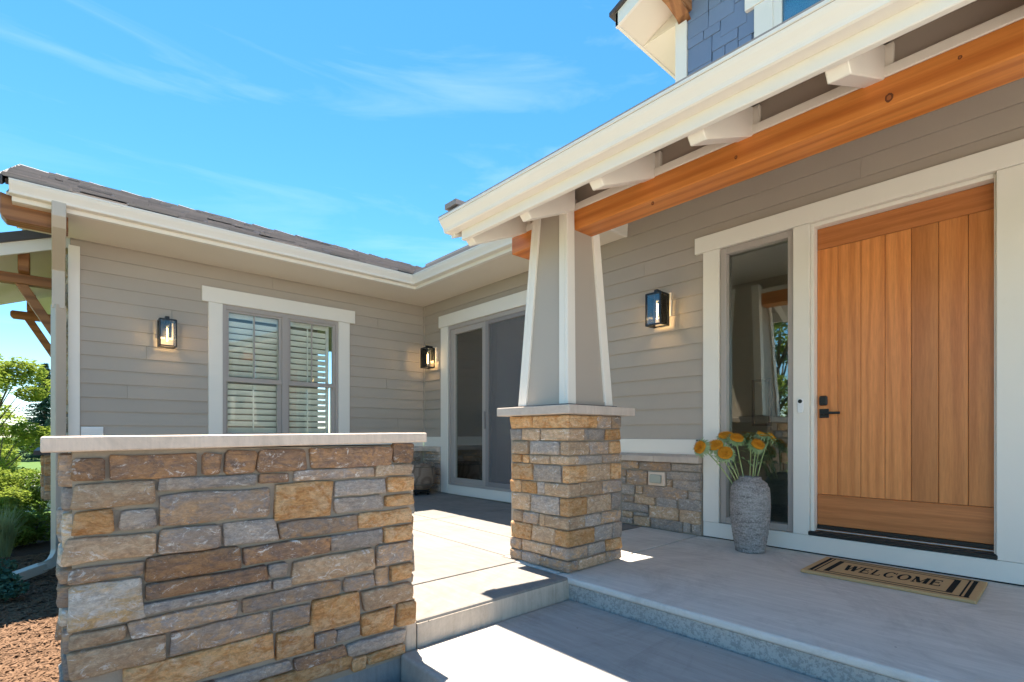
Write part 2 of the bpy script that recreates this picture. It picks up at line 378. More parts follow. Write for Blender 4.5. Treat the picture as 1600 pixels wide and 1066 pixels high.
# ------------------------------------------------------------------ stone veneer
def stone_mesh(w, h, d, seed):
    r = random.Random(seed); n = []
    nu, nv = max(2, min(6, int(w / 0.05))), max(2, min(4, int(h / 0.04)))
    hw, hh = w / 2, h / 2; c = min(r.uniform(0.004, 0.011), h * 0.14, w * 0.14)
    j = min(0.005, h * 0.06)
    sk = r.uniform(-1, 1) * min(0.010, w * 0.06); sk2 = r.uniform(-1, 1) * min(0.008, w * 0.05)
    P = []
    for i in range(nu): P.append((-hw + c + (w - 2 * c) * i / (nu - 1), -hh))
    for i in range(nv): P.append((hw, -hh + c + (h - 2 * c) * i / (nv - 1)))
    for i in range(nu): P.append((hw - c - (w - 2 * c) * i / (nu - 1), hh))
    for i in range(nv): P.append((-hw, hh - c - (h - 2 * c) * i / (nv - 1)))
    Q = []
    for x, z in P:
        x2 = x + r.uniform(-j, j) * (0.8 if abs(x) > hw - 1e-6 else 0.3) + (sk if x > 0 else sk2) * (z / hh if hh else 0) * 0.7
        Q.append((x2, z + r.uniform(-j, j) * 0.8))
    N = len(Q); mb = MB(); vs = []
    tilt = r.uniform(-0.12, 0.12) * d; tz = r.uniform(-0.12, 0.12) * d
    for k, (ins, dep) in enumerate(((0, 0.0), (0, 0.80), (0.0045, 0.97))):
        for x, z in Q:
            L = sqrt(x * x + z * z) or 1
            fx = max(0, 1 - ins / max(hw, 1e-4)); fz = max(0, 1 - ins / max(hh, 1e-4))
            y = -d * dep + (r.uniform(-1, 1) * d * 0.07 + tilt * x / hw + tz * z / hh if k else 0)
            vs.append((x * fx, y, z * fz))
    for ins in (0.62,):
        for x, z in Q:
            vs.append((x * 0.80, -d * (1.0 + r.uniform(-0.10, 0.16)) + tilt * x / hw * 0.8 + tz * z / hh * .6, z * 0.5))
    fs = []
    for k in range(3):
        for i in range(N):
            fs.append((k * N + i, k * N + (i + 1) % N, (k + 1) * N + (i + 1) % N, (k + 1) * N + i))
    # inner ring closed by strips between the long sides
    o = 3 * N
    bot = [o + i for i in range(nu)]; top = [o + nu + nv + i for i in range(nu)][::-1]
    rgt = [o + nu + i for i in range(nv)]; lft = [o + 2 * nu + nv + i for i in range(nv)]
    for i in range(nu - 1): fs.append((bot[i], bot[i + 1], top[i + 1], top[i]))
    fs.append(tuple([bot[-1]] + rgt + [top[-1]])); fs.append(tuple([top[0]] + lft + [bot[0]]))
    mb.add(vs, fs); return mb
SEED = [100]
def stone(parent, wall_pt, w, h, d, kind, facing):
    SEED[0] += 1
    mb = stone_mesh(w, h, d, SEED[0])
    o = mb.build('stone', 'stone_' + kind, parent, smooth=True)
    for p in o.data.polygons: p.use_smooth = True
    o.location = wall_pt
    o.rotation_euler = (0, 0, {'-Y': 0, '-X': -pi / 2}[facing])
    return o
def corner_stone(parent, x, y, z0, z1, lx, ly, d, kind):
    """L-shaped stone round a corner at (x, y): faces -Y over lx to +X and -X over ly to +Y."""
    SEED[0] += 1; r = random.Random(SEED[0]); e = 0.006
    def j(): return r.uniform(-0.005, 0.005)
    mb = MB(); vs = []
    nz_ = 3
    def ring(ins, zz):
        return [(x + lx, y + 0.012, zz), (x + lx, y - d + ins + j() * .5, zz), (x + lx * .5, y - d + ins + j(), zz), (x - d + 0.010 + ins, y - d + ins, zz), (x - d + ins, y - d + 0.010 + ins, zz),
                (x - d + ins + j(), y + ly * .5, zz), (x - d + ins + j() * .5, y + ly, zz), (x + 0.012, y + ly, zz), (x + 0.012, y + 0.012, zz)]
    R = [ring(0.008, z0 + j() * .3)] + [ring(0, z0 + e)] + [ring(-0.002, (z0 + z1) / 2)] + [ring(0, z1 - e)] + [ring(0.008, z1 + j() * .3)]
    n = 9
    for q in R: vs += q
    fs = [(k * n + i, k * n + (i + 1) % n, (k + 1) * n + (i + 1) % n, (k + 1) * n + i) for k in range(4) for i in range(n)]
    for b0 in (0, 4 * n):
        fs += [(b0, b0 + 1, b0 + 2, b0 + 8), (b0 + 2, b0 + 3, b0 + 4, b0 + 8), (b0 + 4, b0 + 5, b0 + 8), (b0 + 5, b0 + 6, b0 + 7, b0 + 8)]
    mb.add(vs, fs); o = mb.build('stone', 'stone_' + kind, parent)
    b = o.modifiers.new('bevel', 'BEVEL'); b.width = 0.004; b.segments = 1; b.limit_method = 'ANGLE'
    return o
def ashlar(u0, u1, z0, z1, seed, hmin=0.055, hmax=0.13, lmin=0.12, lmax=0.36):
    r = random.Random(seed); res = []; z = z0
    while z < z1 - 0.03:
        h = r.uniform(hmin, hmax)
        if z1 - z - h < 0.045: h = z1 - z
        u = u0
        while u < u1 - 0.02:
            w = r.uniform(lmin, lmax)
            if u1 - u - w < 0.08: w = u1 - u
            if h > 0.1 and r.random() < 0.45 and w > 0.14:
                k = r.uniform(0.4, 0.6); res.append((u, u + w, z, z + h * k)); res.append((u, u + w, z + h * k, z + h))
            else: res.append((u, u + w, z, z + h))
            u += w
        z += h
    return res
def pick(r, s): return r.choice(s)

# ------------------------------------------------------------------ the ground, slabs and walk
ground = MB().add([(-400, -400, -0.60), (400, -400, -0.60), (400, 400, -0.60), (-400, 400, -0.60)], [(0, 1, 2, 3)]).build('ground', 'lawn'); struct(ground)
def bed_z(y): return -0.33 - 0.17 * min(1.0, max(0.0, (y - 3.0) / 3.6))
def bed():
    mb = MB(); nx, ny = 60, 110; vs, fs = [], []
    for j in range(ny + 1):
        for i in range(nx + 1):
            x = -3.5 + 4.9 * i / nx; y = -1.0 + 13.0 * j / ny
            z = bed_z(y) + 0.022 * noise.noise((x * 2.1, y * 2.1, 0)) + 0.014 * noise.noise((x * 9, y * 9, 3))
            z += 0.10 * math.exp(-((x - 1.16) ** 2 + (y - 2.05) ** 2) / 0.02) 
            vs.append((x, y, z))
    for j in range(ny):
        for i in range(nx):
            a = j * (nx + 1) + i; fs.append((a, a + 1, a + nx + 2, a + nx + 1))
    return MB().add(vs, fs).build('mulch_bed', 'mulch_soil', None, True)
struct(bed())
def chips():
    r = random.Random(5); vs, fs = [], []
    def chip(x, y, z):
        L, w = r.uniform(0.02, 0.095), r.uniform(0.004, 0.010); a = r.uniform(0, pi); t = r.uniform(-0.35, 0.35)
        d = Vector((cos(a) * cos(t), sin(a) * cos(t), sin(t))); s = Vector((-sin(a), cos(a), r.uniform(-0.4, 0.4))).normalized() * w
        c = Vector((x, y, z)); k = len(vs); up = Vector((0, 0, r.uniform(0.003, 0.007)))
        vs.extend([tuple(c - d * L / 2 - s), tuple(c + d * L / 2 - s * .6), tuple(c + d * L / 2 + s * .6), tuple(c - d * L / 2 + s), tuple(c + up)])
        fs.extend([(k, k + 1, k + 4), (k + 1, k + 2, k + 4), (k + 2, k + 3, k + 4), (k + 3, k, k + 4)])
    for _ in range(15000):
        y = 3.0 + 5.5 * r.random() ** 1.0; x = r.uniform(-0.16 * y - 0.25, 0.12)
        z = bed_z(y) + 0.022 * noise.noise((x * 2.1, y * 2.1, 0)) + 0.014 * noise.noise((x * 9, y * 9, 3)) + r.uniform(0.002, 0.014)
        chip(x, y, z)
    for _ in range(2600):
        x = r.uniform(0.7, 1.29); y = r.uniform(1.55, 2.25)
        z = bed_z(y) + 0.022 * noise.noise((x * 2.1, y * 2.1, 0)) + 0.014 * noise.noise((x * 9, y * 9, 3)) + 0.10 * math.exp(-((x - 1.16) ** 2 + (y - 2.05) ** 2) / 0.02) + r.uniform(0.002, 0.016)
        chip(x, y, z)
    o = MB().add(vs, fs).build('mulch_chips', 'mulch_chip'); o['kind'] = 'stuff'; o['label'] = 'brown shredded wood mulch covering the planting bed'
    o['category'] = 'mulch'
    return o
chips()

def fz(y): return 0.0105 * max(0.0, y - 2.3)         # patio falls away from the house
patio = bpy.data.objects.new('patio', None); COL.objects.link(patio); struct(patio)
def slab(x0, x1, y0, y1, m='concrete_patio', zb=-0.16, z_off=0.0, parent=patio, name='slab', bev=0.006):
    g = 0.005
    x0 += g; x1 -= g; y0 += g; y1 -= g
    za, zc = fz(y0) + z_off, fz(y1) + z_off
    return MB().hexa([(x0, y0, zb), (x1, y0, zb), (x1, y1, zb), (x0, y1, zb)], [(x0, y0, za), (x1, y0, za), (x1, y1, zc), (x0, y1, zc)]).build(name, m, parent, bevel=bev, seg=2)
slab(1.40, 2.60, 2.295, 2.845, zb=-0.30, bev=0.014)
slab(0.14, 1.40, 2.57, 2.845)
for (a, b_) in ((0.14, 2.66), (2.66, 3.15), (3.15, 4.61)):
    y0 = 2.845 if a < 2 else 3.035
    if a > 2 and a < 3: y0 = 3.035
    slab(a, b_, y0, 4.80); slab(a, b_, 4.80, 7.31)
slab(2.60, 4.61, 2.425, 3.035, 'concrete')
o = MB().box(0.2, 4.6, 2.33, 7.3, -0.2, -0.03).build('joint_base', 'bronze', patio)
# stained riser of the patio, under the overhanging nosing
MB().box(1.406, 2.592, 2.2970, 2.312, -0.30, -0.0165).build('riser', 'concrete_patio_riser', patio, bevel=0.0025)
MB().box(1.335, 1.402, 2.297, 2.56, -0.30, -0.002).build('curb', 'concrete_patio_riser', patio, bevel=0.01, seg=2)
porch = bpy.data.objects.new('porch_floor', None); COL.objects.link(porch); struct(porch)
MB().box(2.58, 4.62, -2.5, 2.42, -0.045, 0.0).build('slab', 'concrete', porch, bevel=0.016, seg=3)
MB().box(2.592, 4.62, -2.5, 2.41, -0.30, -0.046).build('riser', 'concrete_riser', porch)
MB().box(4.0, 4.58, 0.17, 0.30, 0.0, 0.003).build('inlay', 'concrete_walk', porch) if False else None
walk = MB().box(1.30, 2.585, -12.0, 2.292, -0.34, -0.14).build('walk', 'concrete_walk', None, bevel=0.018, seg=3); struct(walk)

# unseen pale slabs added behind the viewpoint to bounce sunlight into the shade
bounce = MB().box(-22, 1.28, -30, -1.1, -0.5, -0.36).build('bounce_slab', 'bounce_concrete'); struct(bounce)
bounce2 = MB().box(2.60, 30, -30, -2.6, -0.5, -0.36).build('bounce_slab_right', 'bounce_concrete'); struct(bounce2)

# ------------------------------------------------------------------ low stone wall
low = thing('stone_wall', 'low stone veneer wall with pale cast stone cap in the left foreground', 'wall')
LY = 2.30                                            # plane of the mortar face is a little behind the stone faces
MB().box(0.045, 1.375, LY + 0.005, 2.56, -0.17, 0.915).build('mortar_core', 'mortar', low)
MB().box(0.06, 1.372, LY + 0.011, 2.54, -0.6, -0.150).build('foundation', 'foundation', low)
c0, c1 = (-0.035, 0.910, 0.963), (1.432, 0.931, 0.979)
MB().hexa([(c0[0], LY - 0.055, c0[1]), (c1[0], LY - 0.055, c1[1]), (c1[0], 2.62, c1[1]), (c0[0], 2.62, c0[1])],
          [(c0[0], LY - 0.055, c0[2]), (c1[0], LY - 0.055, c1[2]), (c1[0], 2.62, c1[2]), (c0[0], 2.62, c0[2])]).build('wall_cap', 'cast_stone', low, bevel=0.007, seg=3)
WALL_STONES = [  # photo pixels x0 x1 ytop ybottom at the stone's middle, kind
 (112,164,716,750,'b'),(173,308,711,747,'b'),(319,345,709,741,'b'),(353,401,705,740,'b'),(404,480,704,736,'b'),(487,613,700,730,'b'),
 (114,242,755,791,'t'),(248,402,746,762,'s'),(407,452,741,754,'b'),(461,585,734,748,'g'),
 (188,245,797,826,'s'),(251,422,769,814,'g'),(432,519,755,809,'o'),(524,603,751,773,'s'),(524,599,778,799,'s'),
 (250,344,825,861,'g'),(350,433,815,848,'s'),(438,560,811,836,'g'),(561,645,799,821,'o'),
 (228,377,864,899,'b'),(382,516,848,874,'b'),(518,599,833,857,'s'),
 (228,419,900,922,'b'),(421,449,881,901,'s'),(458,586,868,902,'t'),(588,607,888,914,'g'),
 (223,424,928,943,'s'),(428,456,906,919,'s'),(381,533,922,944,'g'),(539,585,902,921,'g'),
 (203,373,957,981,'g'),(267,422,975,1008,'g'),(429,485,950,982,'g'),(487,563,934,980,'o'),(566,616,956,989,'o'),
 (494,527,990,1012,'g'),(529,563,982,1000,'s'),(192,428,1020,1062,'o'),(434,491,985,1024,'o'),(461,542,1021,1039,'b'),
 (332,456,1050,1066,'s'),(551,574,1028,1047,'o'),(408,549,1046,1066,'o')]
WALL_EDGE_L = [(114,178,800,835,'o'),(98,243,840,875,'t'),(108,223,886,906,'g'),(106,224,911,978,'p'),(108,197,987,1008,'t'),(108,258,1008,1048,'t')]
WALL_EDGE_R = [(616,646,694,722,'b'),(588,644,726,742,'t'),(607,647,746,768,'o'),(604,646,774,790,'o'),(602,645,823,845,'o'),(590,645,850,880,'g'),(613,645,882,906,'o'),
 (568,645,918,946,'t'),(622,650,942,976,'o'),(545,634,996,1016,'s'),(576,634,1016,1031,'o')]
for k, (x0, x1, yt, yb, kd) in enumerate(WALL_STONES + WALL_EDGE_L + WALL_EDGE_R):
    xm = (x0 + x1) / 2; yy = LY - 0.022
    ua, ub = on_y(x0, yt, yy)[0], on_y(x1, yt, yy)[0]
    zt, zb = on_y(xm, yt, yy)[1], on_y(xm, yb, yy)[1]
    ua = max(ua, 0.018); ub = min(ub, 1.398)
    edge = (x0, x1, yt, yb, kd) in WALL_EDGE_L or (x0, x1, yt, yb, kd) in WALL_EDGE_R
    d = random.Random(k).uniform(0.020, 0.034)
    if edge and kd: d = 0.03
    o = stone(low, ((ua + ub) / 2, LY + (0.0 if not edge else 0.0) + 0.004, (zt + zb) / 2), ub - ua + 0.002, zt - zb + 0.004, d, kd, '-Y')
# stones below the picture's edge and on the end faces
r = random.Random(77)
for (u0, u1, z0, z1) in ashlar(0.03, 0.98, -0.165, 0.0, 3) + ashlar(0.03, 0.45, 0.0, 0.085, 4):
    stone(low, ((u0 + u1) / 2, LY + 0.004, (z0 + z1) / 2), u1 - u0 - 0.014, z1 - z0 - 0.014, r.uniform(0.02, 0.032), pick(r, 'ggtbos'), '-Y') if u0 + u1 < 1.4 and z1 < 0.09 - (u0 + u1) * 0.11 else None
for (u0, u1, z0, z1) in ashlar(LY + 0.0, 2.56, -0.165, 0.905, 8, 0.06, 0.13, 0.13, 0.28):
    stone(low, (0.048, (u0 + u1) / 2, (z0 + z1) / 2), u1 - u0 - 0.012, z1 - z0 - 0.012, r.uniform(0.026, 0.042), pick(r, 'ppssg'), '-X')
for (u0, u1, z0, z1) in ashlar(LY + 0.0, 2.56, 0.03, 0.905, 9, 0.06, 0.13, 0.13, 0.28):
    o = stone(low, (1.372, (u0 + u1) / 2, (z0 + z1) / 2), u1 - u0 - 0.012, z1 - z0 - 0.012, r.uniform(0.016, 0.024), pick(r, 'gots'), '-X'); o.rotation_euler.z = pi / 2

# ------------------------------------------------------------------ porch pillar
pil = thing('porch_pillar', 'tapered taupe and cream porch column on a square stone pier', 'column')
PX0, PX1, PY0, PY1 = 2.665, 3.27, 2.375, 2.965
MB().box(PX0, PX1, PY0, PY1, -0.02, 1.112).build('mortar_core', 'mortar', pil)
MB().box(2.585, 3.355, 2.29, 3.05, 1.112, 1.176).build('pier_cap', 'cast_stone_grey', pil, bevel=0.006, seg=2)
rows = [649, 669, 689.6, 712.8, 728, 757, 779.5, 810, 830.7, 858.2, 878.8, 899]
PIL_L = [[(797,831,'o'),(832.5,890,'o')],[(796,813.5,'s'),(814.5,842,'t'),(845,890,'t')],[(799,824,'t'),(828,873,'s'),(876,890,'t')],[(798,813.5,'o'),(815,825.5,'o'),(827,858,'t'),(860,890,'t')],
 [(798,831,'o'),(832,875,'s'),(879,890,'o')],[(797,813,'o'),(814,836.5,'o'),(838,850,'s'),(851,890,'t')],[(799,826.5,'t'),(828,873,'s'),(875,890,'o')],[(801,816,'t'),(817,840,'g'),(841,851,'t'),(852,890,'t')],
 [(798,828.5,'o'),(830,866,'t'),(867,890,'o')],[(796,813.5,'g'),(815,860,'t'),(861,890,'g')],[(797,813.5,'g'),(814.5,843,'g'),(844,890,'g')]]
PIL_R = [[(890,933,'o'),(934,956.5,'g'),(958,972,'g')],[(890,913,'t'),(914,946.5,'s'),(948,971,'o')],[(890,920,'t'),(922,952.5,'g'),(954,971,'o')],[(890,904,'t'),(905,941.5,'s'),(943,971,'g')],
 [(890,916.5,'o'),(918,955,'t'),(956,971,'o')],[(890,907,'t'),(909,942,'t'),(943,971,'g')],[(890,917,'o'),(918,956,'t'),(957,971,'s')],[(890,914,'t'),(915,939,'s'),(940,971,'g')],
 [(890,929,'o'),(930,957,'s'),(958,972,'s')],[(890,918,'g'),(919,947,'s'),(948,972,'o')],[(890,903,'g'),(904,947.5,'t'),(948.5,972,'g')]]
zr = [on_x(890, y, 2.64)[1] for y in rows]; zr[0] = 1.110; zr[-1] = 0.004
for i in range(11):
    zt, zb = zr[i] - 0.004, zr[i + 1] + 0.004
    L, R = PIL_L[i], PIL_R[i]
    for (a, b_, k) in L[:-1]:
        ya, yb_ = on_x(a, 760, 2.64)[0], on_x(b_, 760, 2.64)[0]
        stone(pil, (PX0 + 0.004, (ya + yb_) / 2, (zt + zb) / 2), ya - yb_ - 0.004, zt - zb, random.Random(i * 7 + int(a)).uniform(0.022, 0.032), k, '-X')
    for (a, b_, k) in R[1:]:
        xa, xb = on_y(a, 760, 2.35)[0], on_y(b_, 760, 2.35)[0]
        stone(pil, ((xa + xb) / 2, PY0 + 0.004, (zt + zb) / 2), xb - xa - 0.004, zt - zb, random.Random(i * 9 + int(a)).uniform(0.022, 0.032), k, '-Y')
    ly = on_x(L[-1][0], 760, 2.64)[0] - PY0; lx = on_y(R[0][1], 760, 2.35)[0] - PX0
    corner_stone(pil, PX0, PY0, zb, zt, lx, ly, 0.026, L[-1][2])
# tapered box
CX, CY = 2.972, 2.675; ZB, ZT = 1.19, 2.74; HB, HT = 0.262, 0.178
def th(z): return HB + (HT - HB) * (z - ZB) / (ZT - ZB)
def ring4(z, e=0.0):
    h = th(z) + e; return [(CX - h, CY - h, z), (CX + h, CY - h, z), (CX + h, CY + h, z), (CX - h, CY + h, z)]
MB().hexa(ring4(ZB, 0.02)[:], [(p[0], p[1], 1.1905 + 0.0) for p in ring4(ZB, 0.02)]) if False else None
MB().box(CX - HB - 0.022, CX + HB + 0.022, CY - HB - 0.022, CY + HB + 0.022, 1.176, 1.189).build('base_plate', 'dark_fascia', pil)
MB().hexa(ring4(ZB, -0.018), ring4(ZT, -0.018)).build('panel', 'taupe_panel', pil)
BW = 0.088
for sx in (-1, 1):
    for sy in (-1, 1):
        mb = MB(); bw_b, bw_t = BW, BW * 0.92
        def cor(z, w, e):
            h = th(z)
            x0, y0 = CX + sx * (h + e), CY + sy * (h + e)
            return x0, y0, x0 - sx * w, y0 - sy * w
        rb, rt = cor(ZB, bw_b, 0.0), cor(ZT, bw_t, 0.0)
        for (zz, q) in ((ZB, rb),): pass
        # an L of two boards meeting at the edge
        mb.hexa([(rb[0], rb[1], ZB), (rb[2], rb[1], ZB), (rb[2], rb[1] - sy * 0.03, ZB), (rb[0], rb[1] - sy * 0.03, ZB)], [(rt[0], rt[1], ZT), (rt[2], rt[1], ZT), (rt[2], rt[1] - sy * 0.03, ZT), (rt[0], rt[1] - sy * 0.03, ZT)])
        mb.hexa([(rb[0], rb[1] - sy * 0.0305, ZB), (rb[0], rb[3], ZB), (rb[0] - sx * 0.03, rb[3], ZB), (rb[0] - sx * 0.03, rb[1] - sy * 0.0305, ZB)], [(rt[0], rt[1] - sy * 0.0305, ZT), (rt[0], rt[3], ZT), (rt[0] - sx * 0.03, rt[3], ZT), (rt[0] - sx * 0.03, rt[1] - sy * 0.0305, ZT)])
        mb.build('corner_board', 'trim', pil, bevel=0.003)
for (dx, dy) in ((-1, 0), (0, -1)):
    h = HB - 0.012; k = HB - BW
    zt_ = ZB + 0.028
    if dx: MB().box(CX - h - 0.001, CX - h + 0.05, CY - k, CY + k, ZB, zt_).build('bottom_rail', 'taupe_panel', pil)
    else: MB().box(CX - k, CX + k, CY - h - 0.001, CY - h + 0.05, ZB, zt_).build('bottom_rail', 'taupe_panel', pil)

# ------------------------------------------------------------------ the house
house = thing('house', 'taupe lap sided house with cream trim and stone base around the patio', 'house')
Z0, DZ = 1.073, 0.1553                                # siding courses

def minus(u0, u1, holes):
    segs = [(u0, u1)]
    for a, b_ in holes:
        s2 = []
        for p, q in segs:
            if b_ <= p or a >= q: s2.append((p, q)); continue
            if a > p: s2.append((p, a))
            if b_ < q: s2.append((b_, q))
        segs = s2
    return [s for s in segs if s[1] - s[0] > 0.01]
def siding(wall, name, u0, u1, zlo, zhi, holes, joints=()):
    par = grp(name, house)
    # solid core with the openings cut out
    us = sorted({u0, u1, *[h[0] for h in holes], *[h[1] for h in holes]}); zs = sorted({-0.1, zhi + 0.4, *[h[2] for h in holes], *[h[3] for h in holes]})
    mb = MB()
    for i in range(len(us) - 1):
        for j in range(len(zs) - 1):
            um, zm = (us[i] + us[i + 1]) / 2, (zs[j] + zs[j + 1]) / 2
            if any(h[0] < um < h[1] and h[2] < zm < h[3] for h in holes): continue
            wbox(mb, wall, us[i], us[i + 1], zs[j], zs[j + 1], -0.14, -0.012)
    mb.build('core', 'siding', par)
    k = -1
    while Z0 + k * DZ < zhi:
        za, zb = Z0 + k * DZ, min(Z0 + (k + 1) * DZ, zhi) + 0.02
        k += 1
        if za < zlo - 0.02: continue
        zm = za + 0.05
        cuts = [(h[0], h[1]) for h in holes if h[2] - 0.06 < zm < h[3] + 0.0]
        for (a, b_) in minus(u0, u1, cuts):
            parts = [a] + [x for (x, kk) in joints if kk == k and a + .1 < x < b_ - .1] + [b_]
            for i in range(len(parts) - 1):
                p, q = parts[i] + 0.0012, parts[i + 1] - 0.0012
                prof = [(za, 0.013), (za, 0.0), (zb, -0.010), (zb, -0.003)]
                mb = MB(); vs = []
                for uu in (p, q):
                    for (zz, dd) in ((za, -0.008), (za, 0.0165), (zb, 0.0), (zb, -0.009)): vs.append(wpt(wall, uu, zz, dd))
                mb.add(vs, [(0, 1, 2, 3), (7, 6, 5, 4), (0, 4, 5, 1), (1, 5, 6, 2), (2, 6, 7, 3), (3, 7, 4, 0)])
                mb.build('siding_board', 'siding', par)
    return par
# openings (u0,u1,z0,z1)
WIN = (1.59, 3.11, 0.95, 2.635); SLI = (4.73, 6.575, 0.19, 2.66); DOR = (0.12, 2.30, -0.1, 2.70)
siding('A', 'window_wall', 0.125, 4.585, 0.92, 3.115, [WIN], [(0.62, 3), (3.9, 5), (1.05, 9), (2.2, 13), (3.75, 11), (0.8, 6), (4.1, 1), (3.3, 14)])
siding('D', 'entry_wall', -2.2, 7.285, 0.92, 3.42, [SLI, DOR], [(3.02, 11), (3.6, 9), (-0.6, 13), (4.0, 12), (1.1, 13)])
MB().box(4.574, 4.60, 7.268, 7.30, 0.92, 3.10).build('corner_bead', 'siding', house)

T = 'trim'
def trim(wall, u0, u1, z0, z1, d0, d1, name, par, m=T, bev=0.003): 
    return wbox(MB(), wall, u0, u1, z0, z1, d0, d1).build(name, m, par, bevel=bev)
# water table and stone base on both walls
trim('D', 2.366, 4.553, 0.775, 0.922, -0.005, 0.030, 'skirt_board', house); trim('D', 6.765, 7.268, 0.775, 0.932, -0.005, 0.030, 'skirt_board', house)
trim('A', 0.21, 4.568, 0.775, 0.932, -0.005, 0.030, 'skirt_board', house)
def base_veneer(wall, u0, u1, z0, z1, name, ledge_splits):
    par = grp(name, house)
    wbox(MB(), wall, u0, u1, z0 - 0.1, z1, -0.012, 0.030).build('mortar_core', 'mortar', par)
    for i in range(len(ledge_splits) - 1):
        a, b_ = ledge_splits[i] + 0.002, ledge_splits[i + 1] - 0.002
        vs = []
        for uu in (a, b_):
            for (zz, dd) in ((0.695, 0.0), (0.695, 0.10), (0.752, 0.10), (0.776, 0.035), (0.776, 0.0)): vs.append(wpt(wall, uu, zz, dd))
        MB().add(vs, [(4, 3, 2, 1, 0), (5, 6, 7, 8, 9)] + [(i_, (i_ + 1) % 5, 5 + (i_ + 1) % 5, 5 + i_) for i_ in range(5)]).build('sill_stone', 'cast_stone_grey', par, bevel=0.003)
    return par
bv = base_veneer('D', 2.37, 4.55, 0.0, 0.70, 'entry_stone_base', [2.372, 2.86, 3.5, 4.0, 4.548])
BASE = [(971,997,720.5,731,'g'),(998,1047,722,735,'g'),(1049,1099,725,737,'s'),(971,977.5,734,743.5,'g'),(971,977,745,756,'s'),(979,1010.5,735,757,'g'),(1041.5,1094.5,738,750.5,'s'),(1042,1049,750,762,'t'),
 (1051,1094,751,767,'s'),(1095.5,1099,742,767,'s'),(971,991,758,772.5,'s'),(993,1003,759.5,771.5,'t'),(1005,1073,761,780,'g'),(1076,1099,769.5,782,'s'),(971,989.5,774.5,784.5,'g'),
 (992,1022,773.5,788,'t'),(1025,1057,777,794,'s'),(1060,1099,781.5,799,'s'),(971,1012,787,799.5,'s'),(1014,1060,792,812,'t'),(1062,1099,798.5,818.5,'t'),(971,988,799,808,'t'),(990,1012,801.5,806.5,'s'),
 (971,988,809.5,817.5,'s'),(990,1015,808,821.5,'t'),(1017,1066,812,830,'s'),(1067,1078.5,814.5,832,'s'),(1081,1099,820.5,835,'s')]
for k, (x0, x1, yt, yb, kd) in enumerate(BASE):
    xm = (x0 + x1) / 2; XX = XD - 0.052
    ua, ub = on_x(x0, yt, XX)[0], on_x(x1, yt, XX)[0]; zt, zb = on_x(xm, yt, XX)[1], on_x(xm, yb, XX)[1]
    ub = max(ub, 2.378); zb = max(zb, fz(3) + 0.003)
    stone(bv, (XD - 0.028, (ua + ub) / 2, (zt + zb) / 2), ua - ub - 0.002, zt - zb, random.Random(k).uniform(0.020, 0.032), kd, '-X')
r = random.Random(21)
for (u0, u1, z0, z1) in ashlar(3.40, 4.55, 0.03, 0.695, 31):
    stone(bv, (XD - 0.028, (u0 + u1) / 2, (z0 + z1) / 2), u1 - u0 - 0.012, z1 - z0 - 0.012, r.uniform(0.02, 0.032), pick(r, 'ssggt'), '-X')
bv2 = base_veneer('D', 6.77, 7.268, 0.04, 0.70, 'corner_stone_base', [6.772, 7.266])
for (u0, u1, z0, z1) in ashlar(6.775, 7.262, 0.055, 0.695, 35, 0.08, 0.15, 0.16, 0.45):
    stone(bv2, (XD - 0.028, (u0 + u1) / 2, (z0 + z1) / 2), u1 - u0 - 0.012, z1 - z0 - 0.012, r.uniform(0.02, 0.032), pick(r, 'sssgg'), '-X')
bv3 = base_veneer('A', 0.21, 4.568, 0.04, 0.70, 'window_stone_base', [0.212, 1.4, 2.6, 3.6, 4.566])
for (u0, u1, z0, z1) in ashlar(2.6, 4.50, 0.06, 0.695, 36):
    stone(bv3, ((u0 + u1) / 2, YA - 0.028, (z0 + z1) / 2), u1 - u0 - 0.012, z1 - z0 - 0.012, r.uniform(0.02, 0.032), pick(r, 'sssggt'), '-Y')

# corner board of the window wall and the end wall behind it
trim('A', 0.108, 0.205, -0.2, 3.02, -0.02, 0.032, 'corner_board', house)
endw = grp('end_wall', house)
MB().box(0.15, 0.26, 7.33, 13.0, -0.4, 3.3).build('core', 'mortar', endw)
MB().add([(0.15, 7.33, 3.3), (0.15, 12.98, 3.3), (0.15, 9.9, 4.55), (0.25, 7.33, 3.3), (0.25, 12.98, 3.3), (0.25, 9.9, 4.55)], [(0, 1, 2), (5, 4, 3), (0, 3, 4, 1), (1, 4, 5, 2), (2, 5, 3, 0)]).build('gable', 'taupe_panel', endw)
r = random.Random(55)
for (u0, u1, z0, z1) in ashlar(7.36, 8.6, -0.30, 2.95, 41, 0.07, 0.15, 0.18, 0.42):
    stone(endw, (0.153, (u0 + u1) / 2, (z0 + z1) / 2), u1 - u0 - 0.014, z1 - z0 - 0.014, r.uniform(0.035, 0.062), pick(r, 'ppsgt'), '-X')

# ---- double window with plantation shutters
win = grp('window', house)
def wpart(u0, u1, z0, z1, d0, d1, name, m, bev=0.002): return trim('A', u0, u1, z0, z1, d0, d1, name, win, m, bev)
wpart(1.432, 1.59, 0.933, 2.634, -0.01, 0.034, 'side_casing', T); wpart(3.11, 3.28, 0.933, 2.634, -0.01, 0.034, 'side_casing', T)
wpart(1.36, 3.36, 2.635, 2.822, -0.01, 0.046, 'head_casing', T)
FM = 'frame_taupe'
wpart(1.59, 1.632, 0.95, 2.632, -0.06, 0.018, 'frame', FM); wpart(3.072, 3.11, 0.95, 2.632, -0.06, 0.018, 'frame', FM)
wpart(1.632, 3.072, 2.575, 2.632, -0.06, 0.017, 'frame', FM); wpart(1.632, 3.072, 0.95, 0.99, -0.06, 0.019, 'frame', FM)
wpart(2.318, 2.40, 0.99, 2.575, -0.06, 0.019, 'mullion', FM)
